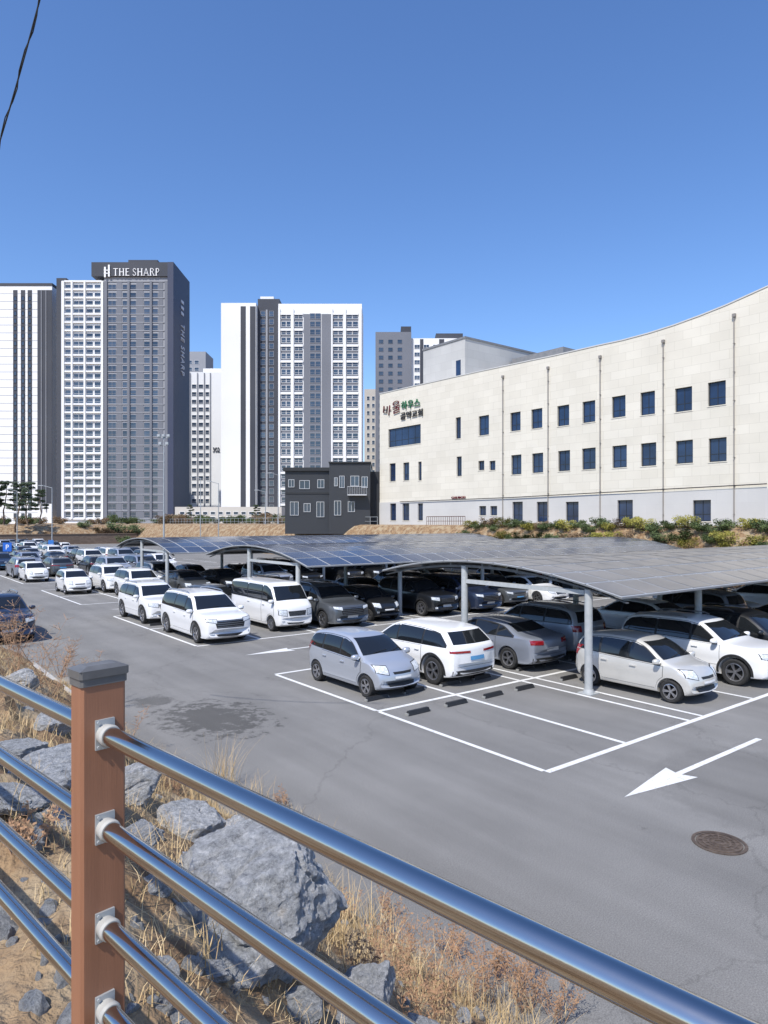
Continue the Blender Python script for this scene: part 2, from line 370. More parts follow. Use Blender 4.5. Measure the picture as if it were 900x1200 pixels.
for ri,s in enumerate(rows):
    for i in range(0,14):
        if (s,i) in fixed: continue
        t=stall_t(i);w=L(s,t)
        px=450+800*w.x/w.y
        if px<-60 or px>960: continue
        if s>45 and (px>200 or i>7): continue
        if s>60 and i>5: continue
        if 30<s<45 and i>9: continue
        if R.random()<(.08 if s<90 else .25): continue
        k=R.choice(kinds);c=R.choice(pal)
        if s in(34.1,39.1,50) and i<2: c=pal[0];k=kinds[1] if i else kinds[0]
        under=5<t and s<45
        put_car(k[0],s+R.uniform(-.3,.3),t+R.uniform(-.15,.15),'near' if (ri%2==0 or R.random()<.5) else 'away',c[0],'%s %s parked %s'%(c[1],k[1],'in the shade under a solar canopy' if under else 'in a row of the car park'),k[1].lower(),
          'cars parked under the solar canopies' if under else G1,far=(w.y>42))
# ---------- terrain
def te(s): return lerp(-5.35,-7.7,sstep(15.5,19,s))
def hgt(s,t,fine=True):
    z=-.03
    e=te(s)
    if fine and -12<s<60: e+=.28*noise.noise(Vector((s*.8,0,7)))+.12*noise.noise(Vector((s*3,0,7)))
    if t<e:
        d=e-t
        z=min(2.95,d*.78)
        z=z if z<2.6 else 2.95-(2.95-z)*.6
        if fine and d<12 and abs(s)<60:
            p=Vector((s*.55,t*.55,0));k=min(1,d/.6)
            z+=k*(.20*noise.noise(p*1.0)+.10*noise.noise(p*3)+.06*noise.noise(p*8)+.03*noise.noise(p*22))
            z=max(z,-.03+min(.06,d*.4))
    z=max(z,-.03)
    if t>37: z=max(z,4.2*sstep(37,41.5,t))
    if s>142: z=max(z,4.0*sstep(142,150,s))
    if s<-70: z=max(z,3*sstep(70,90,-s))
    return z
def frange(a,b,st):
    n=int(round((b-a)/st));return [a+(b-a)*i/n for i in range(n)]
ss=[-3000,-1500,-600,-250,-120]+frange(-90,-12,3)+frange(-12,14,.08)+frange(14,40,.3)+frange(40,160,2.5)+[160,200,300,600,1200,2500,5000]
tt=[-3000,-1200,-400,-150,-60,-30]+frange(-18,-12,.5)+frange(-12,-4.6,.075)+frange(-4.6,36,3)+frange(36,43,.7)+[43,60,100,200,400,1000,2500,5000]
vs=[L(s,t,hgt(s,t)) for s in ss for t in tt];nt_=len(tt)
fs=[(i*nt_+j,i*nt_+j+1,(i+1)*nt_+j+1,(i+1)*nt_+j) for i in range(len(ss)-1) for j in range(nt_-1)]
M_soil=mat('dry_soil',(.15,.088,.045),(.33,.22,.12),4.2,rough=.95,bump=1,bscale=22,c3=(.34,.26,.165),s3=1.7,detail=14)
g=MB();g.add(vs,fs);ob('ground',g.mesh('ground',[M_soil],60,True),kind='structure')
def G(px,py):
    Y=.8
    while Y<200:
        p=PX(px,py,Y);s,t=ST(p.x,p.y)
        if p.z<=hgt(s,t): return p,s,t
        Y+=.02 if Y<25 else .2
    return p,s,t
# asphalt
def asphalt():
    m=bpy.data.materials.new('asphalt');n,l,b=nt(m);tc=n.new('ShaderNodeTexCoord')
    def N(sc_,det=6,rough=.6):
        t=n.new('ShaderNodeTexNoise');t.inputs['Scale'].default_value=sc_;t.inputs['Detail'].default_value=det;t.inputs['Roughness'].default_value=rough;l.new(tc.outputs['Object'],t.inputs['Vector']);return t
    def ramp(src,p0,c0,p1,c1):
        r=n.new('ShaderNodeValToRGB');r.color_ramp.elements[0].position=p0;r.color_ramp.elements[1].position=p1;r.color_ramp.elements[0].color=(*c0,1);r.color_ramp.elements[1].color=(*c1,1);l.new(src,r.inputs['Fac']);return r
    def mix(mode,f,a,bb):
        x=n.new('ShaderNodeMix');x.data_type='RGBA';x.blend_type=mode;x.inputs[0].default_value=f;l.new(a,x.inputs[6]);l.new(bb,x.inputs[7]);return x.outputs[2]
    base=ramp(N(.28,8,.65).outputs['Fac'],.3,(.182,.178,.170),.7,(.238,.232,.220))
    fine=ramp(N(60,4,.8).outputs['Fac'],.3,(.45,.45,.45),.7,(1.5,1.5,1.5))
    c=mix('MULTIPLY',.8,base.outputs['Color'],fine.outputs['Color'])
    mp=n.new('ShaderNodeMapping');mp.inputs['Scale'].default_value=(.9,.06,1);l.new(tc.outputs['Object'],mp.inputs['Vector'])
    st=n.new('ShaderNodeTexNoise');st.inputs['Scale'].default_value=1.5;st.inputs['Detail'].default_value=5;l.new(mp.outputs['Vector'],st.inputs['Vector'])
    c=mix('MULTIPLY',.7,c,ramp(st.outputs['Fac'],.35,(.84,.84,.84),.65,(1.1,1.1,1.1)).outputs['Color'])
    c=mix('MULTIPLY',1,c,ramp(N(.9,9,.7).outputs['Fac'],.28,(.6,.6,.6),.37,(1,1,1)).outputs['Color'])
    v=n.new('ShaderNodeTexVoronoi');v.feature='DISTANCE_TO_EDGE';v.inputs['Scale'].default_value=.12
    wn=N(1.2,6);va=n.new('ShaderNodeVectorMath');va.operation='MULTIPLY_ADD';l.new(wn.outputs['Color'],va.inputs[0]);va.inputs[1].default_value=(1.2,1.2,1.2);l.new(tc.outputs['Object'],va.inputs[2]);l.new(va.outputs[0],v.inputs['Vector'])
    c=mix('MULTIPLY',.3,c,ramp(v.outputs['Distance'],.0,(.4,.4,.4),.0025,(1,1,1)).outputs['Color'])
    def blob(cx,cy,rx,ry,dark,na,soft):
        nonlocal c
        mp2=n.new('ShaderNodeMapping');mp2.inputs['Location'].default_value=(-cx/rx,-cy/ry,0);mp2.inputs['Scale'].default_value=(1/rx,1/ry,0);l.new(tc.outputs['Object'],mp2.inputs['Vector'])
        ln_=n.new('ShaderNodeVectorMath');ln_.operation='LENGTH';l.new(mp2.outputs['Vector'],ln_.inputs[0])
        nn=N(3.2,8,.75);ma=n.new('ShaderNodeMath');ma.operation='MULTIPLY_ADD';l.new(nn.outputs['Fac'],ma.inputs[0]);ma.inputs[1].default_value=na;l.new(ln_.outputs['Value'],ma.inputs[2])
        sb=n.new('ShaderNodeMath');sb.operation='SUBTRACT';l.new(ma.outputs[0],sb.inputs[0]);sb.inputs[1].default_value=na*.5
        c=mix('MULTIPLY',1,c,ramp(sb.outputs[0],1-soft,(dark,)*3,1.0,(1,1,1)).outputs['Color'])
    blob(-3.3,6.9,1.2,1.6,.50,4.2,.35);blob(-3.9,9.2,.6,.6,.60,3.2,.4);blob(2.5,-3.2,2.2,2.4,.86,.5,.1)
    l.new(c,b.inputs['Base Color']);b.inputs['Roughness'].default_value=.92;b.inputs['Specular IOR Level'].default_value=.2
    bp=n.new('ShaderNodeBump');bp.inputs['Strength'].default_value=.5;bp.inputs['Distance'].default_value=.01;l.new(N(90,3,.7).outputs['Fac'],bp.inputs['Height']);l.new(bp.outputs['Normal'],b.inputs['Normal'])
    return m
M_as=asphalt()
LOTROT=(0,0,ANG)
def lot(name,mb,mats,**k):
    sm=k.pop('smooth',None)
    return ob(name,mb.mesh(name,mats,sm),None,P,LOTROT,**k)
a=MB()
svals=[-70,-20,0,10,15.5,16,16.5,17,17.5,18,18.5,19,30,60,100,142]
for s in svals:
    a.v+= [(te(s)-.3,s,0),(37.2,s,0)]
for i in range(len(svals)-1):
    a.f.append((2*i,2*i+1,2*i+3,2*i+2));a.m.append(0)
lot('asphalt_lot',a,[M_as],kind='structure')
M_line=mat('road_paint',(.74,.74,.72),(.66,.66,.64),3,rough=.7,c3=(.45,.45,.44),s3=14,r3p=(.60,.68))
ln=MB()
def seg(s0,t0,s1,t1,w=.12,z=.005):
    d=Vector((t1-t0,s1-s0,0)).normalized();q=Vector((-d.y,d.x,0))*w/2
    a0=Vector((t0,s0,z));a1=Vector((t1,s1,z))
    ln.add([a0-q,a1-q,a1+q,a0+q],[(0,1,2,3)])
for r0 in (0,15.8,31.6,47.5,63.5,79.5,95.5,111.5):
    far_t=34 if r0<60 else 20
    for sx in (r0,r0+5,r0+10): seg(sx,0,sx,far_t,.12 if r0 else .13,.005)
    t=0
    while t<far_t:
        for tx in (t,t+2.55,t+5.1):
            seg(r0+.07,tx,r0+4.93,tx,.11,.0054);seg(r0+5.07,tx,r0+9.93,tx,.11,.0054)
        t+=5.7
def arrow(tip_s,tip_t,sgn=1):
    z=.005
    ln.add([(tip_t,tip_s,z),(tip_t+sgn*1.8,tip_s+.30,z),(tip_t+sgn*1.7,tip_s+.06,z),(tip_t+sgn*4.9,tip_s+.06,z),(tip_t+sgn*4.9,tip_s-.06,z),(tip_t+sgn*1.7,tip_s-.06,z),(tip_t+sgn*1.8,tip_s-.30,z)],[(0,6,5,2),(0,2,1),(2,5,4,3)])
arrow(-1.5,.1);arrow(13.2,.6);arrow(28.5,.6)
lot('painted_line',ln,[M_line],kind='structure')
M_conc=mat('concrete',(.36,.35,.33),(.48,.47,.45),5,rough=.9,bump=.3)
kb=MB()
sv=[9.5]+frange(10,15,1)+frange(15,20,.5)+frange(20,60,2)+[60,100]
for i in range(len(sv)-1):
    s0,s1=sv[i],sv[i+1]-.008;t0,t1=te(s0),te(s1)
    kb.add([(t0-.2,s0,-.02),(t0+.02,s0,-.02),(t1+.02,s1,-.02),(t1-.2,s1,-.02),(t0-.2,s0,.12),(t0,s0,.12),(t1,s1,.12),(t1-.2,s1,.12)],[(4,5,6,7),(0,1,5,4),(1,2,6,5),(2,3,7,6),(3,0,4,7)])
lot('kerb',kb,[M_conc],kind='structure')
ws_=MB()
ws_.add([(-.34,-.07,0),(.34,-.07,0),(.34,.07,0),(-.34,.07,0),(-.31,-.035,.1),(.31,-.035,.1),(.31,.035,.1),(-.31,.035,.1)],[(4,5,6,7),(0,1,5,4),(1,2,6,5),(2,3,7,6),(3,0,4,7)])
for x in (-.345,.345): ws_.box(x-.02,x+.02,-.05,.05,.002,.05,1)
wsm=ws_.mesh('wheel_stop',[M_trim,mat('stop_reflector',(.3,.3,.28),None,rough=.5)])
for r0 in (0,15.8):
    for i in range(0,10):
        t=stall_t(i)
        for dt in (-.62,.62):
            for s in ((r0+4.3),(r0+5.9)):
                if r0==0 and i>5: continue
                if r0>0 and i>4:continue
                ob('wheel_stop',wsm,None,L(s,t+dt,.003),(0,0,ANG+R.uniform(-.03,.03)),label='low black rubber wheel stop on the asphalt',category='wheel stop',group='wheel stops in the parking bays')
M_iron=mat('cast_iron',(.10,.075,.06),(.17,.13,.10),12,rough=.7,metal=.4,bump=.3)
mh=MB();w=PX(843,988,9.57);
def disc(mb,r0,r1,z0,z1,n=40,m=0):
    vs=[];fs=[]
    for i in range(n):
        c,s_=math.cos(2*math.pi*i/n),math.sin(2*math.pi*i/n)
        vs+=[(r0*c,r0*s_,z1),(r1*c,r1*s_,z1),(r1*c,r1*s_,z0)]
    for i in range(n):
        j=(i+1)%n;fs+=[(3*i,3*i+1,3*j+1,3*j),(3*i+1,3*i+2,3*j+2,3*j+1)]
    mb.add(vs,fs,m)
disc(mh,.0,.30,.006,.010);disc(mh,.315,.36,.004,.014)
for rr in (.06,.13,.20,.27): disc(mh,rr,rr+.025,.01,.018)
for k in range(16):
    a_=2*math.pi*k/16;c,s_=math.cos(a_),math.sin(a_);mh.add([(.1*c-.008*s_,.1*s_+.008*c,.017),(.1*c+.008*s_,.1*s_-.008*c,.017),(.29*c+.008*s_,.29*s_-.008*c,.017),(.29*c-.008*s_,.29*s_+.008*c,.017)],[(0,1,2,3)])
ob('manhole_cover',mh.mesh('manhole_cover',[M_iron]),None,(w.x,w.y,0),label='round rusty iron manhole cover set in asphalt',category='manhole cover')
# ---------- solar canopies
M_pv=mat('solar_cell',(.045,.053,.078),(.065,.074,.10),.5,rough=.2,spec=.7)
M_pv1=mat('solar_cell_painted_glare',(.15,.14,.13),(.20,.185,.17),.5,rough=.3,spec=.6)  # near canopy cells: tan-grey reflection painted into the base colour
M_pvf=mat('panel_frame',(.50,.51,.52),None,rough=.45,metal=.2)
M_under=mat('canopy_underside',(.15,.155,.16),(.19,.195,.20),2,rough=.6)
def canopy(s0,width,t0,t1,label,pv,rise=.60,eave=2.62):
    e=ob('solar_carport',None,None,L(s0,t0),LOTROT,label=label,category='solar carport',group='arched solar carports over the car park')
    Z=lambda y:eave+.14*(y/width)+rise*(1-abs(2*y/width-1)**2.0)
    LN=t1-t0;nseg=24
    d=MB();vs=[];th=.03
    for i in range(nseg+1):
        y=width*i/nseg
        vs+=[(0,y,Z(y)),(LN,y,Z(y)),(LN,y,Z(y)-th),(0,y,Z(y)-th)]
    fs=[]
    for i in range(nseg):
        o=4*i
        for k in range(4): fs.append((o+k,o+(k+1)%4,o+4+(k+1)%4,o+4+k))
    fs+=[(0,1,2,3),(4*nseg+3,4*nseg+2,4*nseg+1,4*nseg)]
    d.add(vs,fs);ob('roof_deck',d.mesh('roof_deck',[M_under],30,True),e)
    p=MB();nr=9;nc=int(LN/1.15)
    for r in range(nr):
        y0=width*r/nr+.02;y1=width*(r+1)/nr-.02
        for c in range(nc):
            x0=LN*c/nc+.012;x1=LN*(c+1)/nc-.012
            z0,z1=Z(y0)+.03,Z(y1)+.03;dz=R.uniform(-.005,.005)
            p.add([(x0,y0,z0-.022),(x1,y0,z0-.022),(x1,y1,z1-.022),(x0,y1,z1-.022),(x0,y0,z0),(x1,y0,z0),(x1,y1,z1),(x0,y1,z1)],[(4,5,6,7),(0,1,5,4),(1,2,6,5),(2,3,7,6),(3,0,4,7)],1)
            i_=.03
            p.add([(x0+i_,y0+i_,z0+.009+(z1-z0)*.03+dz),(x1-i_,y0+i_,z0+.009+(z1-z0)*.03),(x1-i_,y1-i_,z1+.009-(z1-z0)*.03+dz),(x0+i_,y1-i_,z1+.009-(z1-z0)*.03)],[(0,1,2,3)],0)
    ob('solar_panel_array',p.mesh('solar_panel_array',[pv,M_pvf]),e)
    for k in range(7):
        b=MB();y=width*(k+.5)/7;b.box(0.1,LN-.1,y-.03,y+.03,Z(y)-.12,Z(y)-th-.004)
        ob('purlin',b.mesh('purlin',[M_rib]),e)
    x=.25
    while x<LN:
        for y in (1.15,5.75):
            pb=MB();pb.cyl((x,y,0.031),(x,y,Z(y)-.15),.105,n=20)
            pb.box(x-.2,x+.2,y-.2,y+.2,0.0,.03);pb.cyl((x,y,.031),(x,y,.12),.15,.12,n=20)
            ob('post',pb.mesh('post',[M_post_grey],40),e)
        tb_=MB();tb_.box(x-.05,x+.05,1.26,5.64,Z(1.15)-.30,Z(1.15)-.18);ob('tie_beam',tb_.mesh('tie_beam',[M_post_grey]),e)
        rb=MB()
        for i in range(nseg):
            y0=width*i/nseg;y1=width*(i+1)/nseg;za=Z(y0)-.122;zb=Z(y1)-.122
            dp=lambda y:.03+.05*math.sin(math.pi*clamp(y/width))
            vs=[(x-.05,y0,za-dp(y0)),(x+.05,y0,za-dp(y0)),(x+.05,y1,zb-dp(y1)),(x-.05,y1,zb-dp(y1)),(x-.05,y0,za-.003),(x+.05,y0,za-.003),(x+.05,y1,zb-.003),(x-.05,y1,zb-.003)]
            rb.add(vs,[(0,3,2,1),(4,5,6,7),(1,2,6,5),(3,0,4,7)]+([(0,1,5,4)] if i==0 else [])+([(2,3,7,6)] if i==nseg-1 else []))
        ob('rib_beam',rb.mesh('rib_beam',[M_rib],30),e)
        x+=5.7
    return e
canopy(1.8,9.7,5.15,35.5,'long arched solar carport on grey round posts above cars',M_pv1)
canopy(16.6,10.4,5.15,35.5,'long arched solar carport with blue panels behind parked cars',M_pv,rise=.68)
canopy(32.2,10.6,5.15,35.5,'long arched solar carport roof with dark blue panels',M_pv,rise=.75)
# ---------- church building
TW=44.0
def s_at(px,t):
    r=(px-450)/800
    return (P.x+B.x*t-r*(P.y+B.y*t))/(-A.x+A.y*r)
def sz(px,py,t=TW):
    s=s_at(px,t);w=L(s,t);return s,H-(py-612)/800*w.y
def stone(name,c1,c2,mortar,bw,bh,msz,axis='yz'):
    m=bpy.data.materials.new(name);n,l,b=nt(m);tc=n.new('ShaderNodeTexCoord');sx=n.new('ShaderNodeSeparateXYZ');cx=n.new('ShaderNodeCombineXYZ')
    l.new(tc.outputs['Object'],sx.inputs[0])
    ad=n.new('ShaderNodeMath');ad.operation='ADD';l.new(sx.outputs['X'],ad.inputs[0]);l.new(sx.outputs['Y'],ad.inputs[1]);l.new(ad.outputs[0],cx.inputs[0]);l.new(sx.outputs['Z'],cx.inputs[1])
    br=n.new('ShaderNodeTexBrick');br.inputs['Scale'].default_value=1;br.inputs['Brick Width'].default_value=bw;br.inputs['Row Height'].default_value=bh;br.inputs['Mortar Size'].default_value=msz
    br.inputs['Color1'].default_value=(*c1,1);br.inputs['Color2'].default_value=(*c2,1);br.inputs['Mortar'].default_value=(*mortar,1);l.new(cx.outputs[0],br.inputs['Vector'])
    no=n.new('ShaderNodeTexNoise');no.inputs['Scale'].default_value=.35;no.inputs['Detail'].default_value=8;l.new(tc.outputs['Object'],no.inputs['Vector'])
    rp=n.new('ShaderNodeValToRGB');rp.color_ramp.elements[0].position=.3;rp.color_ramp.elements[0].color=(.9,.9,.9,1);rp.color_ramp.elements[1].position=.7;l.new(no.outputs['Fac'],rp.inputs['Fac'])
    mx=n.new('ShaderNodeMix');mx.data_type='RGBA';mx.blend_type='MULTIPLY';mx.inputs[0].default_value=1;l.new(br.outputs['Color'],mx.inputs[6]);l.new(rp.outputs['Color'],mx.inputs[7]);l.new(mx.outputs[2],b.inputs['Base Color']);b.inputs['Roughness'].default_value=.8
    return m
M_stone=stone('cream_limestone',(.675,.63,.53),(.72,.675,.575),(.57,.53,.44),1.5,.75,.014)
M_base=stone('pale_grey_stone',(.54,.53,.51),(.56,.55,.53),(.50,.49,.47),2.4,1.2,.008)
M_frame=mat('dark_window_frame',(.02,.024,.03),None,rough=.4)
M_bglass=mat('navy_window_glass',(.008,.018,.05),(.018,.04,.10),.6,rough=.06,spec=.6)
ch=ob('church_building',None,None,P,LOTROT,label='long cream stone church hall with curved roofline and blue windows',category='building')
prof_=[(445,462),(480,454),(520,445),(560,436),(600,427.5),(650,417),(700,405.5),(730,399),(760,391),(790,381.5),(820,370.5),(850,358.5),(880,345),(900,336),(950,313),(1020,280)]
tp=[sz(px,py) for px,py in prof_]
bz=3.6
DEP=26
smax,smin=tp[0][0],tp[-1][0]
split=7.05
def wallslab(z0f,ztop,name,mt,x0,x1):
    m=MB();n=len(ztop)
    vs=[(x0,s,z0f) for s,_ in ztop]+[(x0,s,z) for s,z in ztop]+[(x1,s,z0f) for s,_ in ztop]+[(x1,s,z) for s,z in ztop]
    fs=[]
    for i in range(n-1):
        fs+=[(i,i+1,n+i+1,n+i),(2*n+i,3*n+i,3*n+i+1,2*n+i+1),(n+i,n+i+1,3*n+i+1,3*n+i),(i,2*n+i,2*n+i+1,i+1)]
    fs+=[(0,n,3*n,2*n),(n-1,2*n+n-1,3*n+n-1,n+n-1)]
    m.add(vs,fs);return m.mesh(name,[mt,mt],None,True)
wins=[(840,21,447,475),(801,20,454,482),(759,17,459,486),(725,16,464,489),(690,15,470,495),(660,14,475,499),(629,13,479,502),(604,12,483,505),(567,12,487,510),(537,6,489,514),
(841,21,513,541),(802,20,516,543),(760,18,519,546),(726,17,522,548),(690,16,525,550),(661,14,528,552),(630,13,531,554),(605,12,533,556),(577,7,540,551),(564,7,540,551),(538,6,535,558),(492,4,541,563),(476,7,542,563),(460,7,543,564),(474,38,500,522)]
lowins=[(461,7,590,610),(476,8,590,610),(493,6,590,610),(566,8,593,604),(579,8,593,604),(607,12,588,611),(636,13,588,612),(671,15,588,613),(733,18,586,613),(823,21,586,611)]
def cutter(lst,x0,x1):
    m=MB()
    for (px,w_,ya,yb) in lst:
        s0,z1=sz(px+w_/2,ya);s1,z0=sz(px-w_/2,yb);_,z1=sz(px,ya);_,z0=sz(px,yb)
        m.box(x0-.5,x1+.5,s0,s1,z0,z1,1)
    return m.mesh('cut',[M_stone,M_stone],None,True)
up=wallslab(split,tp,'wall',M_stone,TW,TW+.45);up=boolean(up,cutter(wins,TW,TW+.45),[M_stone,M_stone])
lo=wallslab(bz,[(s,split-.003) for s,_ in tp],'base_wall',M_base,TW-.06,TW+.4);lo=boolean(lo,cutter(lowins,TW-.06,TW+.4),[M_base,M_base])
up.name='wall';lo.name='base_wall'
ob('wall',up,ch,label='cream limestone tiled upper wall');ob('base_wall',lo,ch,label='pale grey stone base wall')
m=MB();n=len(tp);x0=TW+.6;x1=TW+DEP
vs=[(x0,s,bz) for s,_ in tp]+[(x0,s,z-.25) for s,z in tp]+[(x1,s,bz) for s,_ in tp]+[(x1,s,z-.25) for s,z in tp];fs=[]
for i in range(n-1): fs+=[(n+i,n+i+1,3*n+i+1,3*n+i),(2*n+i,3*n+i,3*n+i+1,2*n+i+1),(i,i+1,n+i+1,n+i)]
fs+=[(0,n,3*n,2*n),(n-1,3*n-1,4*n-1,2*n-1)]
m.add(vs,fs);ob('building_core',m.mesh('building_core',[M_stone],None,True),ch)
m=MB();m.box(TW+.45,TW+DEP,smax-.002,smax+.3,bz,tp[0][1]);ob('end_wall',m.mesh('end_wall',[M_stone]),ch)
m=MB()
for i in range(n-1):
    (s0,z0),(s1,z1)=tp[i],tp[i+1]
    m.add([(TW-.05,s0,z0+.003),(TW-.05,s1,z1+.003),(TW+.55,s1,z1+.003),(TW+.55,s0,z0+.003),(TW-.05,s0,z0+.1),(TW-.05,s1,z1+.1),(TW+.55,s1,z1+.1),(TW+.55,s0,z0+.1)],[(4,7,6,5),(0,1,2,3),(0,4,5,1),(3,2,6,7)])
ob('coping',m.mesh('coping',[mat('coping_metal',(.55,.54,.51),None,rough=.5)]),ch)
def window(px,w_,ya,yb,dx=0):
    s0,_=sz(px+w_/2,ya);s1,_=sz(px-w_/2,yb);_,z1=sz(px,ya);_,z0=sz(px,yb)
    f=MB();X=TW+dx+.18;t=.08
    f.box(X,X+.08,s0,s1,z0,z0+t);f.box(X,X+.08,s0,s1,z1-t,z1);f.box(X,X+.08,s0,s0+t,z0+t,z1-t);f.box(X,X+.08,s1-t,s1,z0+t,z1-t)
    wd=s1-s0
    nm=max(1,int(round(wd/1.3)))
    for k in range(1,nm+1 if nm>1 else 2):
        c=s0+wd*k/(nm if nm>1 else 2)
        if c<s1-.2: f.box(X+.01,X+.07,c-.03,c+.03,z0+t,z1-t)
    if z1-z0>1.5: f.box(X+.012,X+.068,s0+t,s1-t,z0+(z1-z0)*.32,z0+(z1-z0)*.32+.05)
    wo=ob('window',f.mesh('window',[M_frame]),ch)
    gq=MB();gq.box(X+.03,X+.05,s0+t*.5,s1-t*.5,z0+t*.5,z1-t*.5);ob('pane',gq.mesh('pane',[M_bglass]),wo)
    sl=MB();sl.box(TW+dx-.04,TW+dx+.1,s0-.05,s1+.05,z0-.07,z0-.003);ob('sill',sl.mesh('sill',[M_stone]),wo)
for w_ in wins: window(*w_)
for w_ in lowins: window(*w_,dx=-.06)
M_dp=mat('downpipe_brown',(.24,.22,.2),None,rough=.5)
for px in (590,643,704,778,861):
    s,z=sz(px,600)
    for i in range(n-1):
        if tp[i][0]>=s>=tp[i+1][0]:
            f_=(s-tp[i+1][0])/(tp[i][0]-tp[i+1][0]);zt=lerp(tp[i+1][1],tp[i][1],f_)
    m=MB();m.cyl((TW-.13,s,bz+.5),(TW-.13,s,zt-1.2),.045,n=10);m.box(TW-.22,TW-.01,s-.12,s+.12,zt-1.2,zt-.95)
    z=bz+1.5
    while z<zt-1.4: m.box(TW-.19,TW-.01,s-.06,s+.06,z,z+.04);z+=2.2
    ob('downpipe',m.mesh('downpipe',[M_dp] ,40),ch)
for (pa,pb) in (((600,583),(900,567)),((470,588),(600,583))):
    s0,z0=sz(*pa);s1,z1=sz(*pb)
    m=MB();m.cyl((TW-.2,s0,z0),(TW-.2,s1,z1),.04,n=8)
    ob('wall_conduit',m.mesh('wall_conduit',[M_trim],40),ch)
TXT=Matrix(((0,0,-1,0),(-1,0,0,0),(0,1,0,0),(0,0,0,1)))
M_red=mat('sign_red',(.16,.012,.02),(.03,.01,.012),.8,rough=.5);M_green=mat('sign_green',(.02,.14,.06),None,rough=.5);M_blk=mat('sign_black',(.02,.02,.02),None,rough=.5)
def wtext(txt,px,py,hpx,mt,wid_px,bold=.012,par=ch,rot=0):
    s,z=sz(px,py);Y=L(s,TW).y;hh=hpx/800*Y
    me=text_mesh(txt,1,[mt],.05,'CENTER',1,bold)
    xs_=[v.co.x for v in me.vertices];ys_=[v.co.y for v in me.vertices]
    sL,_=sz(px-wid_px/2,py);sR,_=sz(px+wid_px/2,py)
    kx=(sL-sR)/(max(xs_)-min(xs_));ky=hh/(max(ys_)-min(ys_));cx=(max(xs_)+min(xs_))/2;cy=(max(ys_)+min(ys_))/2
    me.transform(Matrix.Translation((TW-.12,(sL+sR)/2,z))@TXT@Matrix.Rotation(rot,4,'Z')@Matrix.Diagonal((kx,ky,1,1))@Matrix.Translation((-cx,-cy,0)))
    ob('sign_lettering',me,par)
wtext('바',454.5,481,12,M_red,9,-.012,rot=-.15);wtext('울',465,477,14,M_red,9,-.012,rot=.12);wtext('하우스',482,473.5,10,M_green,22,.01);wtext('골약교회',483,485.5,8.5,M_blk,26,.008)
wtext('CHURCH',538,583,2.6,M_red,16)
sr=ob('entrance_railing',None,None,P,LOTROT,label='small brown metal railing at the church base',category='railing')
sA_=s_at(500,TW-2);sB_=s_at(545,TW-2);m=MB()
for k in range(19):
    y=lerp(sA_,sB_,k/18);m.cyl((TW-2,y,4.1),(TW-2,y,5.1),.03,n=6)
m.box(TW-2.04,TW-1.96,sB_,sA_,5.1,5.17);m.box(TW-2.03,TW-1.97,sB_,sA_,4.6,4.65)
ob('railing_bars',m.mesh('railing_bars',[mat('railing_brown',(.10,.05,.035),None,rough=.6)]),sr)
M_grey=stone('grey_panel',(.46,.46,.45),(.5,.5,.49),(.40,.40,.40),2.0,1.0,.015)
M_grey2=mat('dark_roof_metal',(.16,.17,.18),(.2,.2,.21),2,rough=.5)
pent=ob('rooftop_block',None,ch,label='grey panelled rooftop block')
tb=TW+6
s1=s_at(496,tb);s0=s_at(545,tb)
m=MB();zt=sz(520,404,tb)[1];m.box(tb,tb+16,s0,s1,8,zt)
ob('block_wall',m.mesh('block_wall',[M_grey]),pent)
m=MB();m.box(tb-.1,tb+16.1,s0-.1,s1+.1,zt+.003,zt+.25);ob('block_roof',m.mesh('block_roof',[M_grey2]),pent)
m=MB();sA=s_at(536,tb);m.box(tb-.05,tb-.01,sA-.6,sA+.2,zt-5,zt-2.5);ob('window',m.mesh('window',[M_bglass]),pent)
m=MB();sB=s_at(660,tb+8);zz=sz(640,411,tb+8)[1];m.box(tb+8,tb+14,sB,s_at(600,tb+8),10,zz);ob('plant_room',m.mesh('plant_room',[M_grey2]),pent)
# ---------- towers
M_tw=mat('tower_white',(.74,.745,.75),(.79,.795,.79),.05,rough=.8);M_tg=mat('tower_grey',(.15,.16,.185),(.175,.185,.215),.05,rough=.8);M_tm=mat('tower_midgrey',(.27,.28,.31),(.31,.32,.345),.05,rough=.8)
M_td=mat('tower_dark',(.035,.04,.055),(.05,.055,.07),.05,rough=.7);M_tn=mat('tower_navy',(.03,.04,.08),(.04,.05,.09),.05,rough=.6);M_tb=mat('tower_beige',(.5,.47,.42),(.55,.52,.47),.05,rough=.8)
M_tgl=mat('tower_glass',(.015,.03,.055),(.06,.09,.14),.09,rough=.12,spec=.8,detail=2)
M_letter=mat('white_letter',(.8,.8,.8),None,rough=.5)
M_letter2=mat('pale_letter',(.50,.53,.60),None,rough=.5)
def tower(name,label,Y):
    return ob(name,None,None,(0,Y,4.0),None,label,'apartment tower','high-rise apartment towers beyond the lot')
def X_(px,Y): return (px-450)/800*Y
def Z_(py,Y): return H-(py-612)/800*Y-4.0
def block(e,nm,px0,px1,ytop,Y,dep,mt,ybot=616,off=0):
    m=MB();m.box(X_(px0,Y),X_(px1,Y),off,dep,-1.0,Z_(ytop,Y));
    return ob(nm,m.mesh(nm,[mt]),e)
def parapet(e,px0,px1,ytop,Y,dep,mt):
    m=MB();x0,x1,z=X_(px0,Y),X_(px1,Y),Z_(ytop,Y);m.box(x0-.15,x1+.15,-.15,dep+.1,z+.003,z+.9)
    ob('parapet',m.mesh('parapet',[mt]),e)
wincache={}
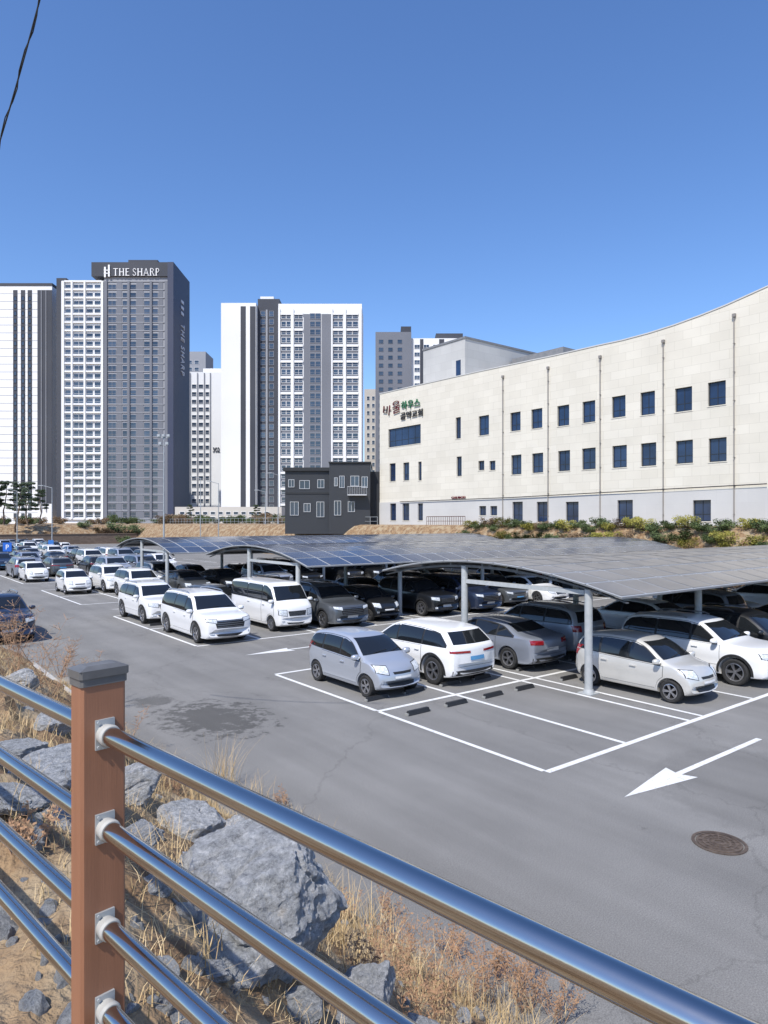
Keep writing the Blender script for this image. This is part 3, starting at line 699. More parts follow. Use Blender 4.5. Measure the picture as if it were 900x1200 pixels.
def windows(e,lst,Y,fm=None,cap=100):
    fm=fm or M_tw
    c=0;rest=MB()
    def geo(mb,x,z,w,h,y):
        mb.box(x-w/2-.1,x+w/2+.1,y-.12,y-.004,z-.1,z,1);mb.box(x-w/2-.1,x+w/2+.1,y-.12,y-.004,z+h,z+h+.1,1)
        mb.box(x-w/2-.1,x-w/2,y-.12,y-.004,z,z+h,1);mb.box(x+w/2,x+w/2+.1,y-.12,y-.004,z,z+h,1)
        nm=max(1,int(round(w/1.5)))
        for k in range(1,nm): mb.box(x-w/2+w*k/nm-.04,x-w/2+w*k/nm+.04,y-.1,y-.004,z,z+h,1)
        if h>1.5: mb.box(x-w/2,x+w/2,y-.09,y-.004,z+h*.33,z+h*.33+.06,1)
        mb.add([(x-w/2,y-.03,z),(x+w/2,y-.03,z),(x+w/2,y-.03,z+h),(x-w/2,y-.03,z+h)],[(0,1,2,3)],0)
    for (x,z,w,h,y) in sorted(lst,key=lambda q:q[1]):
        if c<cap:
            key=(round(w,2),round(h,2),fm.name)
            if key not in wincache:
                mb=MB();geo(mb,0,0,w,h,0);wincache[key]=mb.mesh('window',[M_tgl,fm])
            ob('window',wincache[key],e,(x,y,z));c+=1
        else: geo(rest,x,z,w,h,y)
    if rest.v: ob('window_array',rest.mesh('window_array',[M_tgl,fm]),e,kind='stuff')
def wgrid(pxs,ytop,ybot,nf,Y,y=0,hfrac=.62):
    out=[]
    zt,zb=Z_(ytop,Y),Z_(ybot,Y);fh=(zt-zb)/nf
    for (px0,px1) in pxs:
        for f in range(nf):
            out.append(((X_(px0,Y)+X_(px1,Y))/2,zb+fh*f+fh*.2,X_(px1,Y)-X_(px0,Y),fh*hfrac,y))
    return out
def strips(e,nm,px,ytop,ybot,Y,mt,proud=.35,base=0):
    for (a0,a1) in px:
        m=MB();m.box(X_(a0,Y),X_(a1,Y),base-proud,base-.004,Z_(ybot,Y),Z_(ytop,Y))
        ob(nm,m.mesh(nm,[mt]),e)
def bands(e,nm,px0,px1,ytop,ybot,nf,Y,mt,proud=.3,frac=.16,base=0,step=1):
    m=MB();zt,zb=Z_(ytop,Y),Z_(ybot,Y);fh=(zt-zb)/nf
    for f in range(0,nf+1,step): m.box(X_(px0,Y),X_(px1,Y),base-proud,base-.004,zb+fh*f-fh*frac/2,zb+fh*f+fh*frac/2)
    ob(nm,m.mesh(nm,[mt]),e,kind='stuff')
Y=235;e=tower('apartment_tower','white apartment tower with dark vertical window strips',Y)
block(e,'wall',-120,61,335,Y,16,M_tw);parapet(e,-120,61,335,Y,16,M_td)
strips(e,'dark_strip',[(-60,-52),(-40,-30),(-15,-9),(15.5,20.5),(24.5,29.5),(32.5,37.5),(44,61)],340,590,Y,M_td,.1)
strips(e,'white_rib',[(48.5,49.2),(54,54.7)],340,600,Y,M_tm,.3)
windows(e,wgrid([(16.6,19.4),(25.6,28.4),(33.6,36.4)],345,608,30,Y,-.1,.5),Y,M_td)
bands(e,'floor_band',-120,44,335,610,30,Y,M_tm,.03,.05)
Y=225;e=tower('apartment_tower','tall grey and white apartment tower with lettering on top',Y)
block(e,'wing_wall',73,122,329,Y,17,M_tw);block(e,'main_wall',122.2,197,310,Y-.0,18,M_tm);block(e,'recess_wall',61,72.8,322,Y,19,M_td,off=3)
block(e,'side_wall',197.2,204,308,Y,18,M_tn,off=-.8)
m=MB();m.box(X_(108,Y),X_(197,Y),-.6,17.4,Z_(328,Y)+1,Z_(308,Y));ob('crown_wall',m.mesh('crown_wall',[M_td]),e)
m=MB();m.box(X_(145,Y),X_(180,Y),4,14,Z_(308,Y)+.003,Z_(308,Y)+2.5);ob('roof_housing',m.mesh('roof_housing',[M_td]),e)
strips(e,'dark_strip',[(137,143),(160,168),(186,191)],330,608,Y,M_tg,.12)
strips(e,'white_rib',[(73,76),(84,86),(99,101),(119.5,121.8)],330,608,Y,M_tw,.7)
strips(e,'grey_rib',[(122.4,126),(150,152.5),(176,178.5),(193.5,197)],330,608,Y,M_tg,.5)
bands(e,'floor_band',76,119.5,330,608,29,Y,M_tw,.5,.2);bands(e,'floor_band',126,193,330,608,29,Y,M_tm,.2,.10)
windows(e,wgrid([(77,83.5),(87,98),(102,109),(111,118)],332,608,29,Y),Y,M_tw,50)
windows(e,wgrid([(127,136),(144,149),(153,159.5),(169,175.5),(179,185)],332,608,29,Y),Y,M_tm,50)
def ttext(e,txt,px,py,wpx,hpx,Y,mt,y=-.9,side=False,spacing=1,bold=.015,serif=False):
    me=text_mesh(txt,1,[mt],.15,'CENTER',spacing,bold)
    xs_=[v.co.x for v in me.vertices];ys_=[v.co.y for v in me.vertices];cx=(max(xs_)+min(xs_))/2;cy=(max(ys_)+min(ys_))/2
    kx=wpx/800*Y/(max(xs_)-min(xs_));ky=hpx/800*Y/(max(ys_)-min(ys_))
    base=Matrix.Diagonal((kx,ky,1,1))@Matrix.Translation((-cx,-cy,0))
    if side:
        rot=Matrix(((0,0,1,0),(1,0,0,0),(0,1,0,0),(0,0,0,1)))@Matrix.Rotation(-math.pi/2,4,'Z')
        me.transform(Matrix.Translation((px,y,Z_(py,Y)))@rot@base)
    else: me.transform(Matrix.Translation((X_(px,Y),y,Z_(py,Y)))@Matrix.Rotation(math.pi/2,4,'X')@base)
    ob('sign_lettering',me,e)
def serif_word(e,word,pxL,pxR,pyT,pyB,Y,mt,y):
    zt,zb=Z_(pyT,Y),Z_(pyB,Y);h=zt-zb;mb=MB()
    G_={'T':(.85,[('v',.5,1),('h',1,.05,.95),('s',0,.5)],[]),'H':(.95,[('v',.18,1),('v',.82,1),('h',.52,.18,.82),('s',0,.18),('s',0,.82),('s',1,.18),('s',1,.82)],[]),
     'E':(.78,[('v',.2,1),('h',1,.05,.85),('h',.52,.2,.7),('h',0,.05,.9)],[]),'S':(.65,[],[[(.85,.8),(.65,.97),(.35,.97),(.15,.78),(.3,.58),(.7,.43),(.87,.22),(.65,.03),(.3,.03),(.1,.2)]]),
     'A':(.9,[('s',0,.08),('s',0,.92),('h',.35,.25,.75)],[[(.08,0),(.5,1),(.92,0)]]),'R':(.85,[('v',.2,1),('s',0,.2),('s',0,.9)],[[(.2,.98),(.6,.98),(.78,.76),(.6,.53),(.2,.53)],[(.5,.53),(.9,0)]]),
     'P':(.75,[('v',.2,1),('s',0,.2)],[[(.2,.98),(.6,.98),(.82,.74),(.6,.48),(.2,.48)]]),' ':(.2,[],[])}
    tot=sum(G_[c][0]+.12 for c in word);x=X_(pxL,Y);k=(X_(pxR,Y)-x)/tot;thv=h*.062;thh=h*.04
    for ch_ in word:
        w_,pr,cv=G_[ch_];W_=w_*k
        for q in pr:
            if q[0]=='v': mb.box(x+q[1]*W_-thv,x+q[1]*W_+thv,y-.15,y,zb,zt)
            elif q[0]=='h': mb.box(x+q[2]*W_,x+q[3]*W_,y-.16,y-.001,zb+q[1]*h-thh-(thh if q[1]==1 else 0)+(thh if q[1]==0 else 0),zb+q[1]*h+thh-(thh if q[1]==1 else 0)+(thh if q[1]==0 else 0))
            else:
                zz=zb+q[1]*h+(thh if q[1]==0 else -thh);mb.box(x+q[2]*W_-h*.13,x+q[2]*W_+h*.13,y-.155,y-.002,zz-thh*.6,zz+thh*.6)
        for pl in cv:
            for (a_,b_) in zip(pl,pl[1:]): mb.cyl((x+a_[0]*W_,y-.08,zb+a_[1]*h),(x+b_[0]*W_,y-.08,zb+b_[1]*h),thv*.8,n=6)
        x+=(w_+.12)*k
    ob('sign_lettering',mb.mesh('sign_lettering',[mt]),e)
serif_word(e,'THE SHARP',133.5,189,315.5,324,Y,M_letter,-.65)
m=MB()
for dx,hh in ((-.75,0),(.55,.7)):
    m.box(X_(127,Y)+dx-.28,X_(127,Y)+dx+.28,-1.0,-.62,Z_(326,Y)+hh*.3,Z_(314,Y)+hh)
m.box(X_(127,Y)-1.1,X_(127,Y)+.9,-1.05,-1.002,Z_(322,Y),Z_(321,Y));m.box(X_(127,Y)-1.1,X_(127,Y)+.9,-1.05,-1.002,Z_(318.4,Y),Z_(317.4,Y));ob('sign_emblem',m.mesh('sign_emblem',[M_letter]),e)
ttext(e,'THE SHARP',X_(204,Y)+.16,402,62,13,Y,M_letter2,y=9,side=True,spacing=1.25,bold=0)
m=MB();
for k in range(3): m.box(X_(204,Y)+.02,X_(204,Y)+.25,7.4,10.2,Z_(360-7*k,Y),Z_(356.5-7*k,Y))
ob('sign_emblem',m.mesh('sign_emblem',[M_letter2]),e)
Y=240;e=tower('apartment_tower','white apartment tower with dark stripes and white window grid',Y)
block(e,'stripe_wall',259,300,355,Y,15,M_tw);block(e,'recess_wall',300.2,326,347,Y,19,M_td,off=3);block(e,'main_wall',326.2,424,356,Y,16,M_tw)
m=MB();m.box(X_(302,Y),X_(318,Y),5,15,Z_(346,Y),Z_(342,Y));m.box(X_(355,Y),X_(380,Y),5,13,Z_(356,Y)+.003,Z_(351,Y));ob('roof_housing',m.mesh('roof_housing',[M_tw]),e)
strips(e,'dark_strip',[(282,288),(293,299.5)],359,610,Y,M_td,.1);strips(e,'dark_panel',[(355.9,376.4)],368,610,Y,M_tg,.08);strips(e,'dark_panel',[(377,388)],368,610,Y,M_tg,.082);strips(e,'light_panel',[(310,312)],360,612,Y,M_tm,.3,3)
strips(e,'dark_panel',[(329,341),(345,355),(390,402),(406,420)],368,610,Y,M_tg,.05)
strips(e,'white_rib',[(326.4,328.6),(341.3,344.4),(388.3,390),(402.4,405.5),(420.5,423.8)],362,610,Y,M_tw,.7)
for (q0,q1) in ((328.7,341.2),(345,355),(390,402),(406,420)): bands(e,'floor_band',q0,q1,368,610,13,Y,M_tw,.5,.14)
windows(e,wgrid([(330,335),(336,340.5),(345.5,354.5),(391,396),(397,401.5),(406.5,412.5),(413.5,419.5)],366,609,26,Y,-.06),Y,M_tw,60)
windows(e,wgrid([(363.5,369),(370,375.5)],366,609,26,Y,-.09)+wgrid([(304,309),(314,319)],360,609,26,Y,3),Y,M_tm,40)
Y=290;e=tower('apartment_tower','pale apartment block with rows of small windows',Y)
block(e,'wall',221,262,436,Y,16,M_tw);m=MB();m.box(X_(236,Y),X_(262,Y),3,12,Z_(436,Y)+.003,Z_(430,Y));ob('roof_housing',m.mesh('roof_housing',[M_tw]),e)
windows(e,wgrid([(225,230),(233,238),(241,245)],448,600,17,Y,0,.5),Y);ttext(e,'302',253.5,527,8,5.5,Y,M_td,y=-.2,bold=0)
strips(e,'white_rib',[(221,223.5),(231,232),(239,240),(246,247)],437,608,Y,M_tm,.4)
Y=360;e=tower('apartment_tower','distant pale grey apartment tower top',Y)
block(e,'wall',212,241,412,Y,16,M_tm);windows(e,wgrid([(220,225),(228,233)],420,600,22,Y,0,.5),Y)
Y=300;e=tower('apartment_tower','dark grey and white apartment tower behind the church',Y)
block(e,'dark_wall',440,482,389,Y,18,M_tg);block(e,'white_wall',482.2,543,395,Y,18,M_tw,off=2);block(e,'white_wall',543.2,575,402,Y,16,M_tw,off=4)
m=MB();m.box(X_(470,Y),X_(482,Y),2,10,Z_(389,Y)+.003,Z_(381,Y));m.box(X_(512,Y),X_(544,Y),5,12,Z_(395,Y)+.003,Z_(387,Y));ob('roof_housing',m.mesh('roof_housing',[M_td]),e)
windows(e,wgrid([(444,449),(455,460),(466,471)],395,600,22,Y,0,.45),Y,M_tg,50)
windows(e,wgrid([(486,492),(497,503),(508,514),(522,528),(533,538)],400,600,22,Y,2,.5),Y,None,50)
strips(e,'dark_panel',[(492.5,496.5),(515,521)],396,600,Y,M_td,.1,2)
Y=330;e=tower('apartment_tower','narrow beige apartment block in the gap',Y)
block(e,'wall',427,442,456,Y,14,M_tb);windows(e,wgrid([(430,433),(436,439)],462,600,16,Y,0,.5),Y)
for (a0,a1,yt,Yy,mt,lb) in ((-40,60,560,330,M_tm,'low grey service block beyond the towers'),(205,330,594,205,M_tb,'low podium building at the foot of towers')):
    e=ob('podium_building',None,None,(0,Yy,4.0),None,lb,'building');block(e,'wall',a0,a1,yt,Yy,14,mt)
    windows(e,wgrid([(a0+6+k*9,a0+11+k*9) for k in range(int((a1-a0-10)/9))],yt+4,610,2 if Yy<300 else 4,Yy,0,.5),Yy)
# ---------- dark building
Y=88
def corr():
    m=bpy.data.materials.new('dark_corrugated');n,l,b=nt(m);tc=n.new('ShaderNodeTexCoord');w=n.new('ShaderNodeTexWave');w.inputs['Scale'].default_value=3;w.bands_direction='X';l.new(tc.outputs['Object'],w.inputs['Vector'])
    bp=n.new('ShaderNodeBump');bp.inputs['Strength'].default_value=.7;bp.inputs['Distance'].default_value=.05;l.new(w.outputs['Fac'],bp.inputs['Height']);l.new(bp.outputs['Normal'],b.inputs['Normal'])
    b.inputs['Base Color'].default_value=(.045,.048,.054,1);b.inputs['Roughness'].default_value=.5;return m
M_corr=corr();e=ob('commercial_building',None,None,(0,Y,4.0),None,'two-storey dark grey corrugated building with pale-framed windows','building')
block(e,'wall',334,386,552,Y,9,M_corr);block(e,'tall_wall',386.2,434,543,Y,11,M_corr,off=-.5);block(e,'rear_wall',434.2,447,552,Y,9,M_corr,off=1)
m=MB();m.box(X_(332,Y),X_(386,Y),-.3,9.2,Z_(552,Y)+.003,Z_(548,Y));m.box(X_(385.5,Y),X_(435,Y),-.7,11.2,Z_(543,Y)+.003,Z_(541.5,Y));m.box(X_(334,Y),X_(386,Y),-.06,-.004,Z_(579,Y),Z_(577,Y));ob('roof_trim',m.mesh('roof_trim',[M_trim]),e)
M_wf=mat('pale_frame',(.55,.56,.57),None,rough=.5)
for (a0,a1,ya,yb,y) in ((338,345,562,571,0),(351,363,563,573,0),(372,380,562,572,0),(340,350,588,604,0),(356,364,590,600,0),(371,380,588,606,0),(392,396,560,570,-.5),(398,404,558,572,-.5),(411,421,558,570,-.5),(424,431,559,572,-.5),(392,400,587,604,-.5),(408,416,588,600,-.5)):
    m=MB();x0,x1,z0,z1=X_(a0,Y),X_(a1,Y),Z_(yb,Y),Z_(ya,Y);t=.05
    m.box(x0,x1,y-.1,y-.004,z0,z0+t);m.box(x0,x1,y-.1,y-.004,z1-t,z1);m.box(x0,x0+t,y-.1,y-.004,z0+t,z1-t);m.box(x1-t,x1,y-.1,y-.004,z0+t,z1-t);m.box((x0+x1)/2-.02,(x0+x1)/2+.02,y-.09,y-.004,z0+t,z1-t)
    wo=ob('window',m.mesh('window',[M_wf]),e);m=MB();m.add([(x0+t*.5,y-.03,z0+t*.5),(x1-t*.5,y-.03,z0+t*.5),(x1-t*.5,y-.03,z1-t*.5),(x0+t*.5,y-.03,z1-t*.5)],[(0,1,2,3)]);ob('pane',m.mesh('pane',[M_tgl]),wo)
m=MB();x0,x1=X_(408,Y),X_(430,Y);z=Z_(580,Y)
m.box(x0,x1,-1.7,-.51,z-.12,z)
for k in range(12): xx=lerp(x0,x1,k/11);m.cyl((xx,-1.68,z),(xx,-1.68,z+1),.015,n=6)
m.cyl((x0,-1.68,z+1),(x1,-1.68,z+1),.025,n=6)
ob('balcony',m.mesh('balcony',[M_wf]),e)
# ---------- fence
fd=Vector((-.724,.69,0)).normalized()
fo=Vector((-.665,1.59,0));gz=2.85
M_wood=mat('brown_coated_post',(.255,.115,.062),(.295,.135,.074),5,rough=.55,bump=.06,bscale=60)
for nd in M_wood.node_tree.nodes:
    if nd.type=='TEX_NOISE':
        mp=M_wood.node_tree.nodes.new('ShaderNodeMapping');mp.inputs['Scale'].default_value=(5,5,.3)
        tc=[q for q in M_wood.node_tree.nodes if q.type=='TEX_COORD'][0]
        M_wood.node_tree.links.new(tc.outputs['Object'],mp.inputs['Vector']);M_wood.node_tree.links.new(mp.outputs['Vector'],nd.inputs['Vector'])
M_cap=mat('dark_grey_cap',(.10,.10,.10),(.13,.13,.13),20,rough=.4)
M_chrome=mat('stainless_steel',(.55,.535,.51),(.50,.485,.465),3,rough=.15,metal=1,bump=.02,bscale=6)
M_brk=mat('pale_bracket',(.36,.355,.33),(.44,.43,.40),25,rough=.55)
fe=ob('railing_fence',None,None,(fo.x,fo.y,gz),(0,0,math.atan2(fd.y,fd.x)),label='roadside fence with brown posts and four steel tube rails',category='fence')
def bevel_box(mb,x,y,z0,z1,c=.006,m=0):
    pts=[(x-c,y),(x,y-c),(x,-y+c),(x-c,-y),(-x+c,-y),(-x,-y+c),(-x,y-c),(-x+c,y)]
    vs=[(p[0],p[1],z0) for p in pts]+[(p[0],p[1],z1) for p in pts];n=8
    mb.add(vs,[(i,(i+1)%n,n+(i+1)%n,n+i) for i in range(n)]+[tuple(range(n))[::-1],tuple(range(n,2*n))],m)
ztop=4.5-(798-612)/800*1.6-gz
for px_ in (0,2.0,4.0,6.0,-2.0):
    m=MB();bevel_box(m,.031,.052,-.4,ztop);po=ob('post',m.mesh('post',[M_wood],None,True),fe,(px_,0,0))
    m=MB();bevel_box(m,.034,.055,ztop,ztop+.018);bevel_box(m,.037,.058,ztop+.0181,ztop+.036)
    m.add([(-.037,-.058,ztop+.036),(.037,-.058,ztop+.036),(.037,.058,ztop+.036),(-.037,.058,ztop+.036),(-.02,-.035,ztop+.044),(.02,-.035,ztop+.044),(.02,.035,ztop+.044),(-.02,.035,ztop+.044)],[(4,5,6,7),(0,1,5,4),(1,2,6,5),(2,3,7,6),(3,0,4,7)])
    ob('cap',m.mesh('cap',[M_cap],None,True),po)
rz=[4.015,3.80,3.575,3.385]
for z in rz:
    for (x0,x1) in ((-1.96,-.04),(.04,1.96),(2.04,3.96),(4.04,5.96)):
        m=MB();m.cyl((x0,0,z-gz),(x1,0,z-gz),.021,n=40);ob('rail',m.mesh('rail',[M_chrome],40),fe)
    for px_ in (0,2.0,4.0):
        for sg in (-1,1):
            m=MB()
            m.box(min(sg*.0312,sg*.037),max(sg*.0312,sg*.037),-.022,.022,z-gz-.034,z-gz+.034,1)
            m.cyl((sg*.036,0,z-gz),(sg*.06,0,z-gz),.0225,.0255,n=24);m.cyl((sg*.06,0,z-gz),(sg*.068,0,z-gz),.0255,.023,n=24)
            for zz in (-.028,.028): m.cyl((sg*.036,.016,z-gz+zz),(sg*.041,.016,z-gz+zz),.004,n=8,m=1)
            ob('bracket',m.mesh('bracket',[M_brk,M_steel],40),fe,(px_,0,0))
# ---------- boulders
def rockmat():
    m=bpy.data.materials.new('grey_granite_rock');n,l,b=nt(m);tc=n.new('ShaderNodeTexCoord')
    def N(s_,d=8,r=.65):
        t=n.new('ShaderNodeTexNoise');t.inputs['Scale'].default_value=s_;t.inputs['Detail'].default_value=d;t.inputs['Roughness'].default_value=r;l.new(tc.outputs['Object'],t.inputs['Vector']);return t
    r=n.new('ShaderNodeValToRGB');cr=r.color_ramp;cr.elements[0].position=.37;cr.elements[0].color=(.17,.175,.185,1);cr.elements[1].position=.62;cr.elements[1].color=(.82,.82,.82,1);x=cr.elements.new(.46);x.color=(.40,.41,.42,1);x=cr.elements.new(.54);x.color=(.58,.59,.60,1)
    l.new(N(6.5,15,.85).outputs['Fac'],r.inputs['Fac'])
    v=n.new('ShaderNodeTexVoronoi');v.feature='DISTANCE_TO_EDGE';v.inputs['Scale'].default_value=2.6
    wn=N(3,6);va=n.new('ShaderNodeVectorMath');va.operation='MULTIPLY_ADD';l.new(wn.outputs['Color'],va.inputs[0]);va.inputs[1].default_value=(.9,.9,.9);l.new(tc.outputs['Object'],va.inputs[2]);l.new(va.outputs[0],v.inputs['Vector'])
    rv=n.new('ShaderNodeValToRGB');rv.color_ramp.elements[0].position=0;rv.color_ramp.elements[0].color=(.4,.4,.4,1);rv.color_ramp.elements[1].position=.02;l.new(v.outputs['Distance'],rv.inputs['Fac'])
    m0=n.new('ShaderNodeMix');m0.data_type='RGBA';m0.blend_type='MULTIPLY';m0.inputs[0].default_value=.7;l.new(r.outputs['Color'],m0.inputs[6]);l.new(rv.outputs['Color'],m0.inputs[7])
    r2=n.new('ShaderNodeValToRGB');r2.color_ramp.elements[0].position=.60;r2.color_ramp.elements[1].position=.74;l.new(N(1.6).outputs['Fac'],r2.inputs['Fac'])
    mx=n.new('ShaderNodeMix');mx.data_type='RGBA';l.new(r2.outputs['Color'],mx.inputs[0]);l.new(m0.outputs[2],mx.inputs[6]);mx.inputs[7].default_value=(.42,.33,.22,1);l.new(mx.outputs[2],b.inputs['Base Color'])
    b.inputs['Roughness'].default_value=.85
    bp=n.new('ShaderNodeBump');bp.inputs['Strength'].default_value=1;bp.inputs['Distance'].default_value=.06;l.new(N(9,15,.82).outputs['Fac'],bp.inputs['Height'])
    l.new(bp.outputs['Normal'],b.inputs['Normal']);return m
M_rock=rockmat()
def rock_mesh(seed,sub=5):
    r=random.Random(seed);bm=bmesh.new();bmesh.ops.create_icosphere(bm,subdivisions=sub,radius=1)
    pl=[]
    for _ in range(15):
        v=Vector((r.gauss(0,1),r.gauss(0,1),r.gauss(0,1))).normalized();pl.append((v,r.uniform(.62,.9)))
    pl.append((Vector((r.uniform(-.35,.0),r.uniform(-.3,.0),1)).normalized(),.58))
    # small secondary fracture planes
    pl2=[(Vector((r.gauss(0,1),r.gauss(0,1),r.gauss(0,1))).normalized(),r.uniform(.84,.96)) for _ in range(22)]
    off=Vector((r.uniform(0,50),0,0))
    for v in bm.verts:
        d=v.co.normalized();rad=1.25
        dj=(d+Vector((noise.noise(d*4+off),noise.noise(d*4+off*2),noise.noise(d*4+off*3)))*.10).normalized()
        for n_,h_ in pl+pl2:
            k=dj.dot(n_)
            if k>.05: rad=min(rad,h_/k)
        q=d*rad
        cr=max(0,1-abs(noise.noise(q*1.5+off*2))*12)
        rad2=rad-.07*cr+.04*noise.noise(q*2.0+off)+.03*noise.noise(q*7+off)+.022*noise.noise(q*15+off)+.014*noise.noise(q*32+off)
        v.co=d*rad2
    me=bpy.data.meshes.new('boulder');bm.to_mesh(me);bm.free();me.materials.append(M_rock)
    me.polygons.foreach_set('use_smooth',[True]*len(me.polygons));me.set_sharp_from_angle(angle=math.radians(24))
    return me
rocks=[rock_mesh(k,6 if k==0 else 5) for k in range(5)];srocks=[rock_mesh(20+k,3) for k in range(4)]
def rock(px,py,wpx,asp=(1,.85,.75),k=0,rot=0,lift=.0,lab='large rough pale grey boulder on the soil slope'):
    p,s,t=G(px,py);w=wpx/800*p.y/2
    o=ob('boulder',rocks[k%5],None,(p.x,p.y,p.z+lift*w),(R.uniform(-.2,.2),R.uniform(-.2,.2),rot),label=lab,category='rock',group='boulders on the slope');o.scale=(w*asp[0],w*asp[1],w*asp[2])
rock(290,1092,225,(1.05,1.1,.85),0,.3,.35,'large jagged pale grey boulder on the soil slope')
rock(425,1180,105,(1,.9,.7),1,1.2,.2);rock(215,980,100,(1,.9,.65),2,2,.2);rock(150,930,85,(1,.8,.7),3,.5,.2);rock(60,915,140,(1,.9,.45),4,1,.1);rock(15,945,90,(1,.8,.45),0,2.5,.2)
rock(245,1140,60,(1,.8,.4),1,.3,0,'flat tan stone on brown soil');rock(60,850,55,(1,.9,.7),2,1.6);rock(20,800,55,(1,.9,.7),3,.2);rock(110,870,70,(1,.9,.7),1,2.2);rock(180,1040,60,(1,.8,.5),3,1);rock(225,1020,90,(1,.8,.5),4,2.);rock(160,985,70,(1,.8,.55),0,.8)
rock(345,1185,80,(1,.8,.6),2,.4);rock(500,1215,70,(1,.8,.6),4,2.4);rock(70,965,80,(1,.8,.5),2,.1);rock(25,880,70,(1,.8,.5),1,.9);rock(200,1190,55,(1,.8,.5),4,.7);rock(275,975,60,(1,.8,.6),3,1.9)
for k in range(320):
    px=R.uniform(0,620);py=R.uniform(820,1200)
    if py<790+px*.55: continue
    p,s,t=G(px,py)
    if t>te(s)-.1: continue
    w=R.uniform(.012,.05) if R.random()<.8 else R.uniform(.05,.11)
    o=ob('stone',srocks[k%4],None,(p.x,p.y,p.z),(R.random()*3,R.random()*3,R.random()*3),label='small rough stone lying on the dry slope',category='stone',group='loose stones on the slope');o.scale=(w,w*.8,w*.6)
# ---------- dry grass and weeds
M_dg=mat('dry_grass_blade',(.44,.31,.15),(.64,.49,.28),4,rough=.9);M_dw=mat('dry_weed_stem',(.33,.19,.11),(.44,.28,.17),4,rough=.9)
def blade(mb,p,h,lean,w,az,m=0,seg_=4):
    d=Vector((math.cos(az),math.sin(az),0));q=Vector((-d.y,d.x,0));vs=[]
    for k in range(seg_+1):
        f=k/seg_;c=p+Vector((0,0,h*f*(1-.25*lean*f)))+d*(lean*h*f*f*.8);ww=w*(1-f*.85)
        vs+=[c-q*ww,c+q*ww]
    mb.add(vs,[(2*k,2*k+1,2*k+3,2*k+2) for k in range(seg_)],m)
gr=MB()
for k in range(13000):
    s=R.uniform(-9,13) if R.random()<.88 else R.uniform(13,32);e_=te(s)
    t=e_+.25-abs(R.uniform(0,4.6)) if R.random()<.7 else e_+.22-abs(R.gauss(0,.35))
    if noise.noise(Vector((s*.9,t*1.1,3)))<-.12: continue
    z=hgt(s,t)
    hh=R.uniform(.05,.16) if R.random()<.78 else R.uniform(.12,.34)
    for q in range(5):
        blade(gr,L(s+R.gauss(0,.035),t+R.gauss(0,.035),z-.02),hh*R.uniform(.6,1.1),R.uniform(.3,1.5),.0028,R.uniform(0,6.28),0,2)
ob('dry_grass',gr.mesh('dry_grass',[M_dg]),kind='stuff')
def tuft(px,py,h,n,kind='grass',spread=.12,lab='tall dry straw grass tuft at the slope edge'):
    p,s,t=G(px,py);mb=MB();p0=Vector((0,0,-.03));K=max(1,p.y/7)
    if kind=='grass':
        for k in range(n):
            blade(mb,p0+Vector((R.gauss(0,spread),R.gauss(0,spread),0)),h*R.uniform(.5,1),R.uniform(.1,.9),.004,R.uniform(0,6.28),0,5)
    else:
        for k in range(n):
            az=R.uniform(0,6.28);a0=p0+Vector((R.gauss(0,spread*.4),R.gauss(0,spread*.4),0));dr=Vector((math.cos(az)*.45,math.sin(az)*.45,1)).normalized();hh=h*R.uniform(.6,1)
            c=a0
            for q in range(7):
                nx=c+(dr+Vector((R.gauss(0,.13),R.gauss(0,.13),0)))*hh/7
                mb.cyl(c,nx,.0035*K*(1-q/9),.0035*K*(1-(q+1)/9),n=4,cap=False)
                if q>1:
                    for b_ in range(4):
                        bd=Vector((R.gauss(0,1),R.gauss(0,1),R.uniform(.2,1))).normalized()*hh*.18*R.uniform(.5,1.2)
                        mb.cyl(nx,nx+bd,.0018*K,.001*K,n=3,cap=False)
                        for z_ in range(2):
                            bb=nx+bd*R.uniform(.4,1);sd=Vector((R.gauss(0,1),R.gauss(0,1),R.gauss(0,.6)))*.009
                            mb.add([bb,bb+sd,bb+sd+Vector((0,.003,.009)),bb+Vector((0,.003,.009))],[(0,1,2,3)])
                c=nx
    ob('dry_grass_tuft' if kind=='grass' else 'dry_weed',mb.mesh('dry_plant',[M_dg if kind=='grass' else M_dw]),None,p,None,lab,'dry grass' if kind=='grass' else 'dry weed','dry plants on the slope')
tuft(262,925,1.05,90,spread=.12);tuft(300,940,.6,60);tuft(180,925,.5,40);tuft(235,945,.6,50);tuft(365,985,.35,70);tuft(400,1110,.55,130,spread=.16);tuft(440,1100,.5,120,spread=.15);tuft(600,1200,.45,120,spread=.2);tuft(500,1170,.5,120,spread=.2);tuft(120,880,.5,60);tuft(340,965,.4,50);tuft(160,900,.5,50)
WL='thin reddish-brown dry weed with fine branches'
for q in ((610,1160,.6,12),(480,1150,.65,12),(560,1180,.65,14),(70,795,1.3,7),(40,805,1.5,8),(100,805,1.2,7),(15,790,1.4,7),(130,830,1.0,6),(55,830,1.1,6),(440,1160,.6,10),(530,1130,.5,12),(650,1195,.55,12),(20,1000,.25,8),(210,930,.5,8),(500,1200,.6,14),(410,1080,.4,8),(580,1150,.5,12),(620,1190,.6,12),(150,870,.7,6),(10,760,1.6,6),(460,1080,.4,8),(330,950,.4,8)):
    tuft(q[0],q[1],q[2],q[3],'w',.15,WL)
